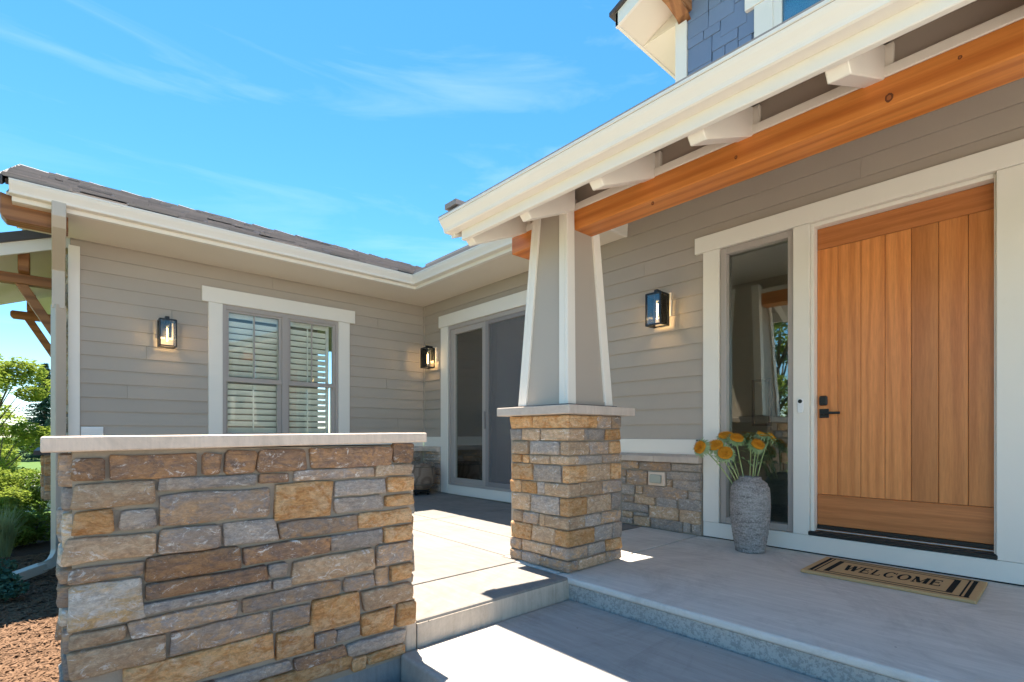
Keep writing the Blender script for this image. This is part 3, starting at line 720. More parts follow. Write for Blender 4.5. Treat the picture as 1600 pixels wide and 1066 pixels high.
for (a, b_) in ((1.632, 2.318), (2.40, 3.072)):
    zm = 1.685
    wpart(a, a + 0.035, zm, 2.575, -0.055, 0.0, 'sash', FM); wpart(b_ - 0.035, b_, zm, 2.575, -0.055, 0.0, 'sash', FM)
    wpart(a + .035, b_ - .035, 2.548, 2.575, -0.055, -0.001, 'sash', FM); wpart(a, b_, 1.652, 1.712, -0.055, 0.006, 'meeting_rail', FM)
    wpart(a, a + 0.024, 0.99, 1.652, -0.07, -0.016, 'sash', FM); wpart(b_ - 0.05, b_, 0.99, 1.652, -0.07, -0.016, 'sash', FM)
    wpart((a + b_) / 2 - 0.007, (a + b_) / 2 + 0.007, 1.712, 2.548, -0.040, -0.012, 'muntin', FM)
    wpart(a + 0.03, b_ - 0.03, 1.70, 2.55, -0.030, -0.026, 'pane', 'window_glass', 0); wpart(a + 0.02, b_ - 0.02, 0.99, 1.66, -0.050, -0.046, 'pane', 'window_glass', 0)
sh = grp('shutter', house)
for (a, b_) in ((1.64, 2.335), (2.39, 3.02)):
    for (p, q, z0, z1) in ((a, a + 0.04, 0.95, 2.6), (b_ - 0.04, b_, 0.95, 2.6), (a + .04, b_ - .04, 2.50, 2.6), (a + .04, b_ - .04, 0.95, 1.0), (a + .04, b_ - .04, 1.66, 1.70)):
        wbox(MB(), 'A', p, q, z0, z1, -0.145, -0.115).build('shutter_frame', 'shutter', sh, bevel=0.002)
    z = 1.03
    while z < 2.49:
        if not 1.62 < z < 1.74:
            w = 0.036; t = radians(57 if z > 1.7 else 60); m = MB(); vs = []
            for uu in (a + 0.043, b_ - 0.043):
                for (s, e) in ((-1, 0), (-.5, 1), (.5, 1), (1, 0), (.5, -1), (-.5, -1)):
                    dd = -0.13 + s * w * cos(t) - e * 0.0045 * sin(t); zz = z + s * w * sin(t) + e * 0.0045 * cos(t)
                    vs.append(wpt('A', uu, zz, dd))
            m.add(vs, [tuple(range(6)), tuple(range(11, 5, -1))] + [(i, (i + 1) % 6, 6 + (i + 1) % 6, 6 + i) for i in range(6)]).build('louver', 'shutter', sh, smooth=False)
        z += 0.082
    wbox(MB(), 'A', (a + b_) / 2 - 0.012, (a + b_) / 2 + 0.004, 1.72, 2.49, -0.098, -0.088).build('tilt_rod', 'shutter', sh)
    wbox(MB(), 'A', (a + b_) / 2 - 0.012, (a + b_) / 2 + 0.004, 1.02, 1.63, -0.098, -0.088).build('tilt_rod', 'shutter', sh)
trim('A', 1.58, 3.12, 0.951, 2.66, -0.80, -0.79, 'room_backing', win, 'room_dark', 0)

# ---- sliding patio door
sl = grp('sliding_door', house)
def spart(u0, u1, z0, z1, d0, d1, name, m, bev=0.002): return trim('D', u0, u1, z0, z1, d0, d1, name, sl, m, bev)
spart(6.577, 6.765, 0.055, 2.662, -0.01, 0.034, 'side_casing', T); spart(4.555, 4.729, 0.055, 2.662, -0.01, 0.034, 'side_casing', T)
spart(4.49, 6.808, 2.663, 2.848, -0.01, 0.046, 'head_casing', T); spart(4.73, 6.576, 0.05, 0.188, -0.05, 0.030, 'base_board', T)
spart(6.525, 6.575, 0.19, 2.66, -0.10, 0.02, 'frame', FM); spart(4.73, 4.77, 0.19, 2.66, -0.10, 0.02, 'frame', FM)
spart(4.77, 6.525, 2.60, 2.66, -0.10, 0.019, 'frame', FM); spart(4.77, 6.525, 0.19, 0.225, -0.10, 0.034, 'track', FM)
for (z0, z1, a, b_) in ((0.226, 2.599, 6.43, 6.52), (0.226, 2.599, 5.665, 5.745)): spart(a, b_, z0, z1, -0.05, 0.004, 'panel_frame', FM)
spart(5.746, 6.429, 0.226, 0.30, -0.05, 0.003, 'panel_frame', FM); spart(5.746, 6.429, 2.52, 2.599, -0.05, 0.003, 'panel_frame', FM)
spart(5.73, 6.44, 0.29, 2.53, -0.030, -0.026, 'pane', 'glass', 0)
for (a, b_) in ((5.60, 5.664), (4.775, 4.835)): spart(a, b_, 0.226, 2.599, -0.03, 0.012, 'screen_frame', 'screen_frame')
spart(4.836, 5.599, 0.226, 0.29, -0.03, 0.011, 'screen_frame', 'screen_frame'); spart(4.836, 5.599, 2.545, 2.599, -0.03, 0.011, 'screen_frame', 'screen_frame')
spart(4.83, 5.61, 0.28, 2.55, -0.008, -0.006, 'screen_mesh', 'screen_mesh', 0); spart(4.80, 5.66, 0.23, 2.59, -0.086, -0.082, 'pane', 'glass', 0)

spart(5.655, 5.675, 1.05, 1.30, 0.0125, 0.040, 'handle', 'screen_frame', 0.006)

# ---- entrance: sidelight, casings, door
en = grp('entrance_surround', house)
def epart(u0, u1, z0, z1, d0, d1, name, m, par=en, bev=0.003): return trim('D', u0, u1, z0, z1, d0, d1, name, par, m, bev)
epart(2.209, 2.363, 0.150, 2.690, -0.02, 0.034, 'side_casing', T); epart(1.452, 1.573, 0.150, 2.690, -0.10, 0.034, 'middle_casing', T); epart(0.10, 0.345, 0.150, 2.690, -0.10, 0.034, 'side_casing', T)
epart(0.02, 2.442, 2.692, 2.843, -0.02, 0.044, 'head_casing', T); epart(-0.3, 2.363, 0.012, 0.148, -0.02, 0.030, 'base_board', T); epart(-0.3, 2.362, 0.001, 0.0115, -0.02, 0.012, 'base_gap', 'bronze', bev=0)
epart(1.424, 1.450, 0.150, 2.690, -0.14, 0.006, 'jamb', T); epart(0.347, 0.358, 0.150, 2.690, -0.14, 0.006, 'jamb', T); epart(0.358, 1.424, 2.660, 2.690, -0.14, 0.005, 'jamb', T)
sg = grp('sidelight', house)
epart(2.150, 2.206, 0.152, 2.688, -0.09, 0.012, 'frame', FM, sg, 0.004); epart(1.576, 1.622, 0.152, 2.688, -0.09, 0.012, 'frame', FM, sg, 0.004)
epart(1.622, 2.150, 2.630, 2.688, -0.09, 0.011, 'frame', FM, sg, 0.004); epart(1.622, 2.150, 0.152, 0.210, -0.09, 0.011, 'frame', FM, sg, 0.004)
epart(1.615, 2.157, 0.205, 2.636, -0.055, -0.050, 'pane', 'glass', sg, 0)
dr = grp('front_door', house); dr['label'] = 'warm brown vertical plank wooden front door with black handle'
PL = [1.424, 1.276, 1.119, 0.964, 0.806, 0.65, 0.492, 0.358]
MB().box(XD + 0.088, XD + 0.12, 0.358, 1.424, 0.20, 2.66).build('slab', 'bronze', dr)
for i in range(7):
    trim('D', PL[i + 1] + 0.0014, PL[i] - 0.0014, 0.482, 2.482, -0.092, -0.070, 'plank', dr, 'door_wood', 0.002)
trim('D', 0.360, 1.422, 2.484, 2.657, -0.092, -0.069, 'top_rail', dr, 'door_rail', 0.003)
trim('D', 0.360, 1.422, 0.232, 0.480, -0.092, -0.064, 'bottom_rail', dr, 'door_rail', 0.004)
trim('D', 0.360, 1.422, 0.200, 0.231, -0.092, -0.056, 'door_sweep', dr, 'bronze', 0.003)
trim('D', 0.360, 1.422, 0.185, 0.199, -0.092, -0.038, 'threshold_strip', dr, 'timber', 0.002); trim('D', 0.360, 1.422, 0.192, 0.1985, -0.037, -0.034, 'threshold_lip', dr, 'steel', 0)
trim('D', 0.335, 1.462, 0.150, 0.184, -0.10, 0.037, 'threshold', dr, 'bronze', 0.006)
hz = grp('handle', dr)
hz_ = trim('D', 1.338, 1.405, 1.105, 1.178, -0.070, -0.058, 'handle_plate', dr, 'black_metal', 0.002)
bpy.data.objects.remove(hz)
hd = MB(); hd.tube([(XD + 0.060, 1.372, 1.142), (XD + 0.010, 1.372, 1.142)], 0.011, 10); hd.box(XD + 0.004, XD + 0.020, 1.245, 1.385, 1.133, 1.152)
hd.build('lever', 'black_metal', dr, bevel=0.003)
kp = trim('D', 1.345, 1.405, 1.205, 1.285, -0.070, -0.045, 'deadbolt_keypad', dr, 'black_metal', 0.010)
trim('D', 1.352, 1.398, 1.225, 1.272, -0.046, -0.043, 'keypad_face', dr, 'bronze', 0)

# ---- rooms behind the glass
def room(name, x0, x1, y0, y1, z0, z1, wallm, floorm):
    p = bpy.data.objects.new(name, None); COL.objects.link(p); struct(p)
    t = 0.05
    MB().box(x1, x1 + t, y0, y1, z0, z1).build('back_wall', wallm, p); MB().box(x0, x1, y0 - t, y0 - .001, z0, z1).build('side_wall', wallm, p)
    MB().box(x0, x1, y1 + .001, y1 + t, z0, z1).build('side_wall', wallm, p); MB().box(x0, x1 + t, y0 - t, y1 + t, z1 + .001, z1 + t).build('ceiling', wallm, p)
    MB().box(x0, x1 + t, y0 - t, y1 + t, z0 - t, z0 - .001).build('floor', floorm, p)
    return p
hall = room('hallway', 4.76, 8.2, 0.2, 4.2, 0.14, 3.2, 'room_wall', 'floor_wood')
den = room('den', 4.76, 8.4, 4.5, 7.0, 0.2, 3.0, 'room_dark', 'floor_wood')
MB().box(6.3, 6.36, 2.2, 4.19, 0.145, 3.19).build('partition', 'room_wall', hall)
pf = thing('picture_frame', 'black framed picture hanging inside behind the sidelight glass', 'picture')
fx = 6.295; fy0, fy1, fz0, fz1 = 2.40, 2.62, 1.07, 1.63
MB().box(fx - .012, fx - .004, fy0 + .02, fy1 - .02, fz0 + .02, fz1 - .02).build('print', 'room_wall', pf)
mb = MB()
for q in ((fy0, fy0 + .03, fz0, fz1), (fy1 - .03, fy1, fz0, fz1), (fy0 + .03, fy1 - .03, fz0, fz0 + .03), (fy0 + .03, fy1 - .03, fz1 - .03, fz1)): mb.box(fx - .03, fx - .002, *q)
mb.build('frame', 'black_metal', pf)

# ------------------------------------------------------------------ eaves of the wings: soffit, fascia and gutter round the inner corner
ev = grp('eave', house)
EX, EY, EE = 3.95, 6.50, 3.26
MB().box(-0.29, 4.60, EY, YA + 0.02, 3.102, 3.125).build('soffit', 'trim_warm', ev)
MB().box(EX, XD + 0.02, EE, EY - 0.001, 3.102, 3.125).build('soffit', 'trim_warm', ev)
def sweep(prof, name, m, par, x0=-0.30, y1=EE, bevel=0, closed=True):
    vs = []; n = len(prof)
    for (o, z) in prof: vs.append((x0, EY - o, z))
    for (o, z) in prof: vs.append((EX - o, EY - o, z))
    for (o, z) in prof: vs.append((EX - o, y1, z))
    fs = [(k * n + i, k * n + (i + 1) % n, (k + 1) * n + (i + 1) % n, (k + 1) * n + i) for k in range(2) for i in range(n)]
    fs += [tuple(range(n)), tuple(range(3 * n - 1, 2 * n - 1, -1))]
    return MB().add(vs, fs).build(name, m, par, bevel=bevel)
sweep([(-0.03, 3.098), (0.022, 3.098), (0.022, 3.275), (-0.03, 3.275)], 'fascia', T, ev, -0.29, EE, 0.003)
K = [(0.023, 0), (0.088, 0), (0.098, 0.006), (0.100, 0.018), (0.104, 0.030), (0.116, 0.050), (0.131, 0.072), (0.139, 0.088), (0.141, 0.100), (0.147, 0.102), (0.147, 0.119), (0.138, 0.119), (0.136, 0.106), (0.03, 0.092), (0.023, 0.112)]
sweep([(o, 3.140 + z) for o, z in K], 'gutter', T, ev, -0.305, EE - 0.02)
MB().box(EX, XD, EE - 0.028, EE - 0.002, 3.098, 3.34).build('eave_return', T, ev, bevel=0.003)

# downspout: out of the gutter near its end, back to the wall, down and out over the mulch
ds = grp('downspout', house)
def rect_tube(pts, w, t, name, up=None):
    """pts: centre line; w along X, t across the path"""
    mb = MB(); vs = []; pts = [Vector(p) for p in pts]
    for i, p in enumerate(pts):
        d = (pts[min(i + 1, len(pts) - 1)] - pts[max(i - 1, 0)]).normalized()
        a = Vector((1, 0, 0)) if up is None else Vector(up).normalized()
        a = (a - d * a.dot(d)).normalized(); b = d.cross(a).normalized()
        for (s, q) in ((-1, -1), (1, -1), (1, 1), (-1, 1)): vs.append(p + a * w / 2 * s + b * t / 2 * q)
    n = len(pts)
    fs = [(k * 4 + i, k * 4 + (i + 1) % 4, (k + 1) * 4 + (i + 1) % 4, (k + 1) * 4 + i) for k in range(n - 1) for i in range(4)] + [(0, 1, 2, 3), (4 * n - 1, 4 * n - 2, 4 * n - 3, 4 * n - 4)]
    mb.add(vs, fs); return mb.build(name, 'downspout', ds, bevel=0.006, seg=2)
dx = 0.03
rect_tube([(dx, 6.44, 3.16), (dx, 6.44, 3.04), (dx, 6.50, 2.98), (dx, 7.12, 2.76), (dx, 7.20, 2.70), (dx, 7.20, 2.3)], 0.105, 0.085, 'upper_pipe')
rect_tube([(dx, 7.20, 2.34), (dx, 7.20, 0.0), (dx, 7.20, -0.24), (dx - 0.01, 7.18, -0.30), (dx - 0.04, 7.15, -0.355), (dx - 0.09, 7.11, -0.385), (dx - .15, 7.06, -0.40)], 0.100, 0.080, 'lower_pipe', (1, 0.6, 0))
rect_tube([(dx - .12, 7.09, -0.392), (dx - 0.34, 6.92, -0.43), (dx - 0.70, 6.65, -0.46)], 0.09, 0.112, 'extension', (0, 0, 1))
MB().box(dx - 0.062, dx + 0.062, 7.235, 7.30, 1.55, 1.58).build('strap', 'downspout', ds)

# ------------------------------------------------------------------ shingled roof of the window wing
PIT = 0.417; RS = sqrt(1 + PIT * PIT)
rf = grp('wing_roof', house); rf['label'] = 'brown grey shingled roof above the window wall'
RY0, RZ0, RIDGE = 6.405, 3.262, 9.75
def roof_z(y): return RZ0 + PIT * (y - RY0)
MB().add([(-0.33, RY0, RZ0), (3.86, RY0, RZ0), (3.86 + RIDGE - RY0, RIDGE, roof_z(RIDGE)), (-0.33, RIDGE, roof_z(RIDGE)),
          (-0.33, RY0 + .03, RZ0 - .04), (3.9, RY0 + .03, RZ0 - .04), (3.9 + RIDGE - RY0, RIDGE, roof_z(RIDGE) - .06), (-0.33, RIDGE, roof_z(RIDGE) - .06)],
         [(0, 1, 2, 3), (7, 6, 5, 4), (0, 4, 5, 1), (1, 5, 6, 2), (2, 6, 7, 3), (3, 7, 4, 0)]).build('deck', 'dark_fascia', rf)
MB().add([(-0.33, RIDGE, roof_z(RIDGE)), (7, RIDGE, roof_z(RIDGE)), (7, RIDGE + 3.35, RZ0), (-0.33, RIDGE + 3.35, RZ0), (-0.33, RIDGE, roof_z(RIDGE) - .12), (7, RIDGE, roof_z(RIDGE) - .12), (7, RIDGE + 3.35, RZ0 - .12), (-0.33, RIDGE + 3.35, RZ0 - .12)],
         [(0, 1, 2, 3), (7, 6, 5, 4), (0, 4, 5, 1), (1, 5, 6, 2), (2, 6, 7, 3), (3, 7, 4, 0)]).build('rear_slope', 'dark_fascia', rf)
r = random.Random(12); EXPO = 0.225; sm = {}
def shingle_mesh(w):
    if w not in sm:
        L, t = EXPO * 1.5, 0.030
        mb = MB().hexa([(0, 0, 0.004), (w, 0, 0.004), (w, L, 0.0), (0, L, 0.0)], [(0, 0, t), (w, 0, t), (w, L, 0.003), (0, L, 0.003)])
        o = mb.build('roof_shingle', 'roof_shingle', rf, bevel=0); sm[w] = o.data; bpy.data.objects.remove(o)
    return sm[w]
cnt = 0
for c in range(15):
    sy = c * EXPO / RS
    x = -0.345 - r.uniform(0, 0.02)
    xmax = 3.86 + sy
    while x < xmax - 0.06 and cnt < 300:
        w = r.choice((0.24, 0.30, 0.36, 0.42, 0.48)); w = min(w, xmax - x) if xmax - x < 0.24 else w
        w = round(w, 2)
        o = bpy.data.objects.new('roof_shingle', shingle_mesh(w)); COL.objects.link(o); o.parent = rf; cnt += 1
        lift = r.choice((0.0, 0.0, 0.010, 0.020))
        o.location = (x, RY0 - 0.03 + sy + r.choice((0, 0, 0.02, -0.012)), RZ0 - 0.01 + PIT * sy + lift + 0.006); o.rotation_euler = (math.atan(PIT), 0, 0)
        x += w + 0.004
for k in range(20):
    a = -0.36 + k * 0.37
    if a > 6.8: break
    zr_ = roof_z(RIDGE) + 0.035
    MB().add([(a, RIDGE - .16, zr_ - .055), (a, RIDGE, zr_ + .012), (a, RIDGE + .16, zr_ - .055), (a + .46, RIDGE - .16, zr_ - .085), (a + .46, RIDGE, zr_ - .018), (a + .46, RIDGE + .16, zr_ - .085),
              (a, RIDGE - .16, zr_ - .085), (a, RIDGE, zr_ - .018), (a, RIDGE + .16, zr_ - .085)], [(0, 3, 4, 1), (1, 4, 5, 2), (0, 1, 7, 6), (1, 2, 8, 7), (0, 6, 3), (2, 5, 8)]).build('ridge_cap', 'roof_shingle', rf)
# rake: dark edge, barge board, soffit and the timber tail
def rake(y0, z0, y1, z1, x0, x1, t0, t1, name, m, par=rf):
    return MB().hexa([(x0, y0, z0 + t0), (x1, y0, z0 + t0), (x1, y1, z1 + t0), (x0, y1, z1 + t0)], [(x0, y0, z0 + t1), (x1, y0, z0 + t1), (x1, y1, z1 + t1), (x0, y1, z1 + t1)]).build(name, m, par)
zt = roof_z(RIDGE)
rake(RY0 - 0.05, RZ0 - 0.02, RIDGE, zt, -0.372, -0.345, -0.06, 0.035, 'rake_edge', 'dark_fascia')
rake(RIDGE + .001, zt, RIDGE + 3.35, RZ0, -0.372, -0.345, -0.09, 0.035, 'rake_edge', 'dark_fascia')
rake(EY + 0.03, RZ0 + .05, RIDGE, zt, -0.33, 0.16, -0.15, -0.125, 'rake_soffit', 'trim_warm')
rake(RIDGE + .001, zt, RIDGE + 3.3, RZ0, -0.33, 0.16, -0.15, -0.125, 'rake_soffit', 'trim_warm')
rake(RIDGE + .001, zt, RIDGE + 3.3, RZ0, -0.36, -0.331, -0.26, -0.092, 'barge_board', T)
tb = MB()
for (a, b_) in ((0, 1),):
    y0, y1 = 6.60, 6.78
    P = [(-0.40, 2.995), (-0.36, 2.935), (0.104, 2.935), (0.104, 3.097), (-0.40, 3.097)]
    P = [(-0.375, 3.01), (-0.335, 2.955), (0.10, 2.955), (0.10, 3.096), (-0.375, 3.20)]
    vs = [(x, y0, z) for x, z in P] + [(x, y1, z) for x, z in P]; n = len(P)
    tb.add(vs, [tuple(range(n)), tuple(range(2 * n - 1, n - 1, -1))] + [(i, (i + 1) % n, n + (i + 1) % n, n + i) for i in range(n)])
tb.build('timber_tail', 'timber', rf, bevel=0.008, seg=2)

# shed awning with timber brackets on the end wall
aw = grp('awning', house); aw['label'] = 'small shed roof on timber brackets on the end wall'
def aslab(t0, t1, y0, y1, x0, x1, name, m):
    f = lambda x: 3.365 + 0.40 * x
    return MB().hexa([(x0, y0, f(x0) + t0), (x1, y0, f(x1) + t0), (x1, y1, f(x1) + t0), (x0, y1, f(x0) + t0)], [(x0, y0, f(x0) + t1), (x1, y0, f(x1) + t1), (x1, y1, f(x1) + t1), (x0, y1, f(x0) + t1)]).build(name, m, aw)
aslab(-0.105, 0.0, 7.90, 11.1, -1.0, 0.149, 'roof_edge', 'dark_fascia')
aslab(-0.245, -0.106, 7.93, 7.97, -0.98, 0.149, 'barge_board', T)
aslab(-0.16, -0.106, 7.971, 11.05, -0.98, 0.149, 'soffit', 'trim_warm')
for yb in (8.25, 10.75):
    z0 = 2.735
    P = [(-0.50, z0 + .03), (-0.47, z0), (0.149, z0), (0.149, z0 + .115), (-0.48, z0 + .115), (-0.50, z0 + .09)]
    n = len(P); vs = [(x, yb, z) for x, z in P] + [(x, yb + .12, z) for x, z in P]
    MB().add(vs, [tuple(range(n)), tuple(range(2 * n - 1, n - 1, -1))] + [(i, (i + 1) % n, n + (i + 1) % n, n + i) for i in range(n)]).build('bracket_beam', 'timber', aw, bevel=0.006)
    MB().hexa([(-0.345, yb + .01, z0 - .001), (-0.235, yb + .01, z0 - .001), (-0.235, yb + .11, z0 - .001), (-0.345, yb + .11, z0 - .001)][::-1],
              [(0.09, yb + .01, z0 - .80), (0.149, yb + .01, z0 - .71), (0.149, yb + .11, z0 - .71), (0.09, yb + .11, z0 - .80)][::-1]).build('brace', 'timber', aw, bevel=0.005)
    MB().box(-0.315, -0.215, yb - 0.16, yb + .11, z0 + .116, z0 + .36).build('purlin_end', 'timber', aw, bevel=0.008)
# stone-clad bay below the awning
by = grp('stone_bay', house)
MB().box(-0.10, 0.149, 8.45, 10.4, 0.16, 0.72).build('mortar_core', 'mortar', by); MB().box(-0.19, 0.149, 8.38, 10.5, 0.721, 0.775).build('bay_cap', 'dark_fascia', by)
r = random.Random(91)
for (u0, u1, z0, z1) in ashlar(-0.10, 0.145, 0.17, 0.71, 51, 0.08, 0.15, 0.1, 0.3): stone(by, ((u0 + u1) / 2, 8.453, (z0 + z1) / 2), u1 - u0 - .012, z1 - z0 - .012, 0.028, pick(r, 'too'), '-Y')
for (u0, u1, z0, z1) in ashlar(8.45, 10.4, 0.17, 0.71, 52, 0.09, 0.16, 0.2, 0.4): stone(by, (-0.097, (u0 + u1) / 2, (z0 + z1) / 2), u1 - u0 - .012, z1 - z0 - .012, 0.028, pick(r, 'too'), '-X')

# ------------------------------------------------------------------ porch roof: gutter, fascia, beam, rafter tails
pr = grp('porch_roof', house); pr['label'] = 'porch roof with cream gutter, rafter tails and an orange timber beam'
GX, PE = 2.28, 3.10
YS = -3.0
MB().box(GX, GX + 0.035, YS, PE, 2.436, 2.60).build('fascia', T, pr, bevel=0.004)
prof = [(GX - o + 0.022, 2.503 + z * 0.86) for o, z in K]
MB().add([(x, YS, z) for x, z in prof] + [(x, PE + 0.12, z) for x, z in prof], [tuple(range(len(prof))), tuple(range(2 * len(prof) - 1, len(prof) - 1, -1))] + [(i, (i + 1) % len(prof), len(prof) + (i + 1) % len(prof), len(prof) + i) for i in range(len(prof))]).build('gutter', T, pr)
def rzx(x): return 2.60 + PIT * (x - 2.19)
def proof(y0, y1, x0, x1, t0, t1, name, m, bevel=0):
    return MB().hexa([(x0, y0, rzx(x0) + t0), (x1, y0, rzx(x1) + t0), (x1, y1, rzx(x1) + t0), (x0, y1, rzx(x0) + t0)], [(x0, y0, rzx(x0) + t1), (x1, y0, rzx(x1) + t1), (x1, y1, rzx(x1) + t1), (x0, y1, rzx(x0) + t1)]).build(name, m, pr, bevel=bevel)
proof(YS, PE + 0.13, 2.16, 5.65, 0.0, 0.030, 'shingle_layer', 'roof_shingle')
proof(PE + 0.131, 9.9, 3.83, 5.65, -0.02, 0.025, 'shingle_layer', 'roof_shingle')
proof(YS, PE + 0.06, GX + 0.036, 2.97, -0.085, -0.002, 'deck', 'taupe_panel'); proof(YS, PE + 0.06, 2.9705, 5.65, -0.085, -0.002, 'ceiling', 'trim')  # unseen ceiling made white to bounce light under the porch
proof(PE + 0.061, PE + 0.10, GX - 0.02, 4.0, -0.16, -0.002, 'barge_board', T)
MB().box(2.17, 2.30, 3.02, 3.16, 2.652, 2.690).build('roof_shingle', 'roof_shingle', pr)
BX0, BX1 = 2.885, 3.085
bm_ = MB().box(BX0, BX1, YS, 3.205, 2.497, 2.640).build('beam', 'beam_wood', pr, bevel=0.006, seg=2)
for (kpx, kpy, ks) in ((1389, 153, 1.0), (1150, 246, 0.5), (1500, 90, 0.45), (1020, 318, 0.6)):
    yy, zz = on_x(kpx, kpy, BX0)
    for q, (sc, m) in enumerate(((1.0, 'knot'), (0.55, 'knot_core'))):
        mb = MB(); n = 20; rk_ = random.Random(kpx + q)
        mb.v = [(BX0 - 0.0012 - q * 0.0008, yy + 0.017 * ks * sc * (1 + rk_.uniform(-.12, .12)) * cos(2 * pi * k / n), zz + 0.021 * ks * sc * (1 + rk_.uniform(-.12, .12)) * sin(2 * pi * k / n)) for k in range(n)]
        mb.f = [tuple(range(n))]; mb.build('knot', m, pr)
MB().box(BX0 - 0.006, BX1, YS, 3.20, 2.6405, 2.690).build('beam_cap', T, pr, bevel=0.003)
MB().box(2.925, 2.96, YS, 3.12, 2.6905, 2.86).build('frieze', 'taupe_panel', pr)
for yt in (-1.16, -0.56, 0.04, 0.64, 1.245, 1.865, 2.465, 3.065):
    w = 0.085
    P = [(2.335, 2.50), (2.335, 2.435), (2.375, 2.408), (2.882, 2.622), (2.882, 2.80), (2.335, 2.575)]
    P = [(2.318, 2.56), (2.318, 2.452), (2.360, 2.408), (2.895, 2.636), (2.895, 2.80)]
    n = len(P); vs = [(x, yt - w / 2, z) for x, z in P] + [(x, yt + w / 2, z) for x, z in P]
    if abs(yt - 2.465) < .01: 
        vs = [(min(x, 2.80), y, z if x < 2.8 else (2.596 if z < 2.7 else 2.76)) for x, y, z in vs]
    MB().add(vs, [tuple(range(n)), tuple(range(2 * n - 1, n - 1, -1))] + [(i, (i + 1) % n, n + (i + 1) % n, n + i) for i in range(n)]).build('rafter_tail', T, pr, bevel=0.004)
    if yt < 2.4 or yt > 3: MB().box(2.896, 2.9245, yt - 0.075, yt + 0.062 - 0.02, 2.6905, 2.80).build('blocking', T, pr, bevel=0.003)
MB().box(4.595, 4.60, -2.2, 3.2, 3.42, 3.7).build('upper_wall', 'siding', pr)

# ------------------------------------------------------------------ upper storey
us_ = grp('upper_storey', house); us_['label'] = 'blue shingled upper storey with a deep soffit'
UX, UYC = 5.60, 3.236
MB().box(UX + 0.02, UX + 0.3, -2.0, UYC - 0.02, 3.6, 8.0).build('core', 'blue_shingle', us_)
MB().box(UX + 0.3, 9.0, -2.0, UYC - 0.02, 3.6, 6.0).build('side', 'blue_shingle', us_)
MB().box(UX - 0.03, UX + 0.12, UYC - 0.145, UYC, 3.6, 5.94).build('corner_board', T, us_, bevel=0.004)
MB().box(UX + 0.1201, UX + 0.3, UYC - 0.02, UYC, 3.6, 5.94).build('corner_board', T, us_)
r = random.Random(3)
z = 4.72; row = 0
while z < 6.25:
    y = UYC - 0.148 - r.choice((0.0, 0.0))
    while y > 1.5:
        w = r.choice((0.15, 0.20, 0.26, 0.30)); y1 = y; y0 = y - w
        drop = r.choice((0.0, 0.045, -0.04))
        lo, hi = z + drop, z + 0.30
        if y0 < 2.40:
            if y1 > 2.41: y0 = max(y0, 2.31)
            elif hi > 5.30 or True: break
        MB().hexa([(UX + .02, y0 + .004, lo), (UX - .012, y0 + .004, lo), (UX - .012, y1 - .004, lo), (UX + .02, y1 - .004, lo)], [(UX + .02, y0 + .004, hi), (UX + .004, y0 + .004, hi), (UX + .004, y1 - .004, hi), (UX + .02, y1 - .004, hi)]).build('wall_shingle', 'blue_shingle', us_, bevel=0.003)
        y -= w
    z += 0.195; row += 1
MB().box(UX - 0.035, UX + .02, 2.115, 2.305, 4.6, 5.555).build('window_casing', T, us_, bevel=0.004); MB().box(UX - 0.045, UX + .02, 0.8, 2.40, 5.556, 5.75).build('window_casing', T, us_, bevel=0.004)
MB().box(UX - 0.02, UX + .02, 2.03, 2.114, 4.6, 5.555).build('window_frame', 'trim', us_); MB().box(UX - 0.005, UX + .01, 1.0, 2.03, 4.6, 5.555).build('pane', 'glass', us_)
ES = 3.71
MB().box(UX + .001, 9.0, UYC - 0.02, ES, 5.94, 5.965).build('soffit', 'trim_warm', us_)
MB().box(5.07, 9.0, ES, ES + 0.035, 5.93, 6.10).build('fascia', T, us_)
SL = 0.36
def rk(x0, x1, t0, t1, name, m, ya=ES, yb=-1.0): 
    f = lambda y: 5.94 + SL * (ES - y)
    MB().hexa([(x0, ya, f(ya) + t0), (x1, ya, f(ya) + t0), (x1, yb, f(yb) + t0), (x0, yb, f(yb) + t0)], [(x0, ya, f(ya) + t1), (x1, ya, f(ya) + t1), (x1, yb, f(yb) + t1), (x0, yb, f(yb) + t1)]).build(name, m, us_)
rk(5.105, UX + .0, 0.0, 0.03, 'rake_soffit', 'trim_warm'); rk(5.07, 5.104, -0.01, 0.16, 'barge_board', T, ES + .034)
rk(5.03, 9.0, 0.165, 0.21, 'roof_deck', 'dark_fascia', ES + .10)
MB().box(UX + .002, UX + .03, UYC - 0.02, ES - .001, 5.966, 6.20).build('gable_infill', 'trim_warm', us_)
MB().box(5.20, UX - .001, 3.03, 3.20, 5.98, 6.13).build('timber_bracket', 'timber', us_, bevel=0.01)
MB().hexa([(5.52, 3.04, 5.93), (5.59, 3.04, 5.88), (5.59, 3.19, 5.88), (5.52, 3.19, 5.93)], [(5.28, 3.04, 5.98), (5.45, 3.04, 5.98), (5.45, 3.19, 5.98), (5.28, 3.19, 5.98)]).build('timber_brace', 'timber', us_)

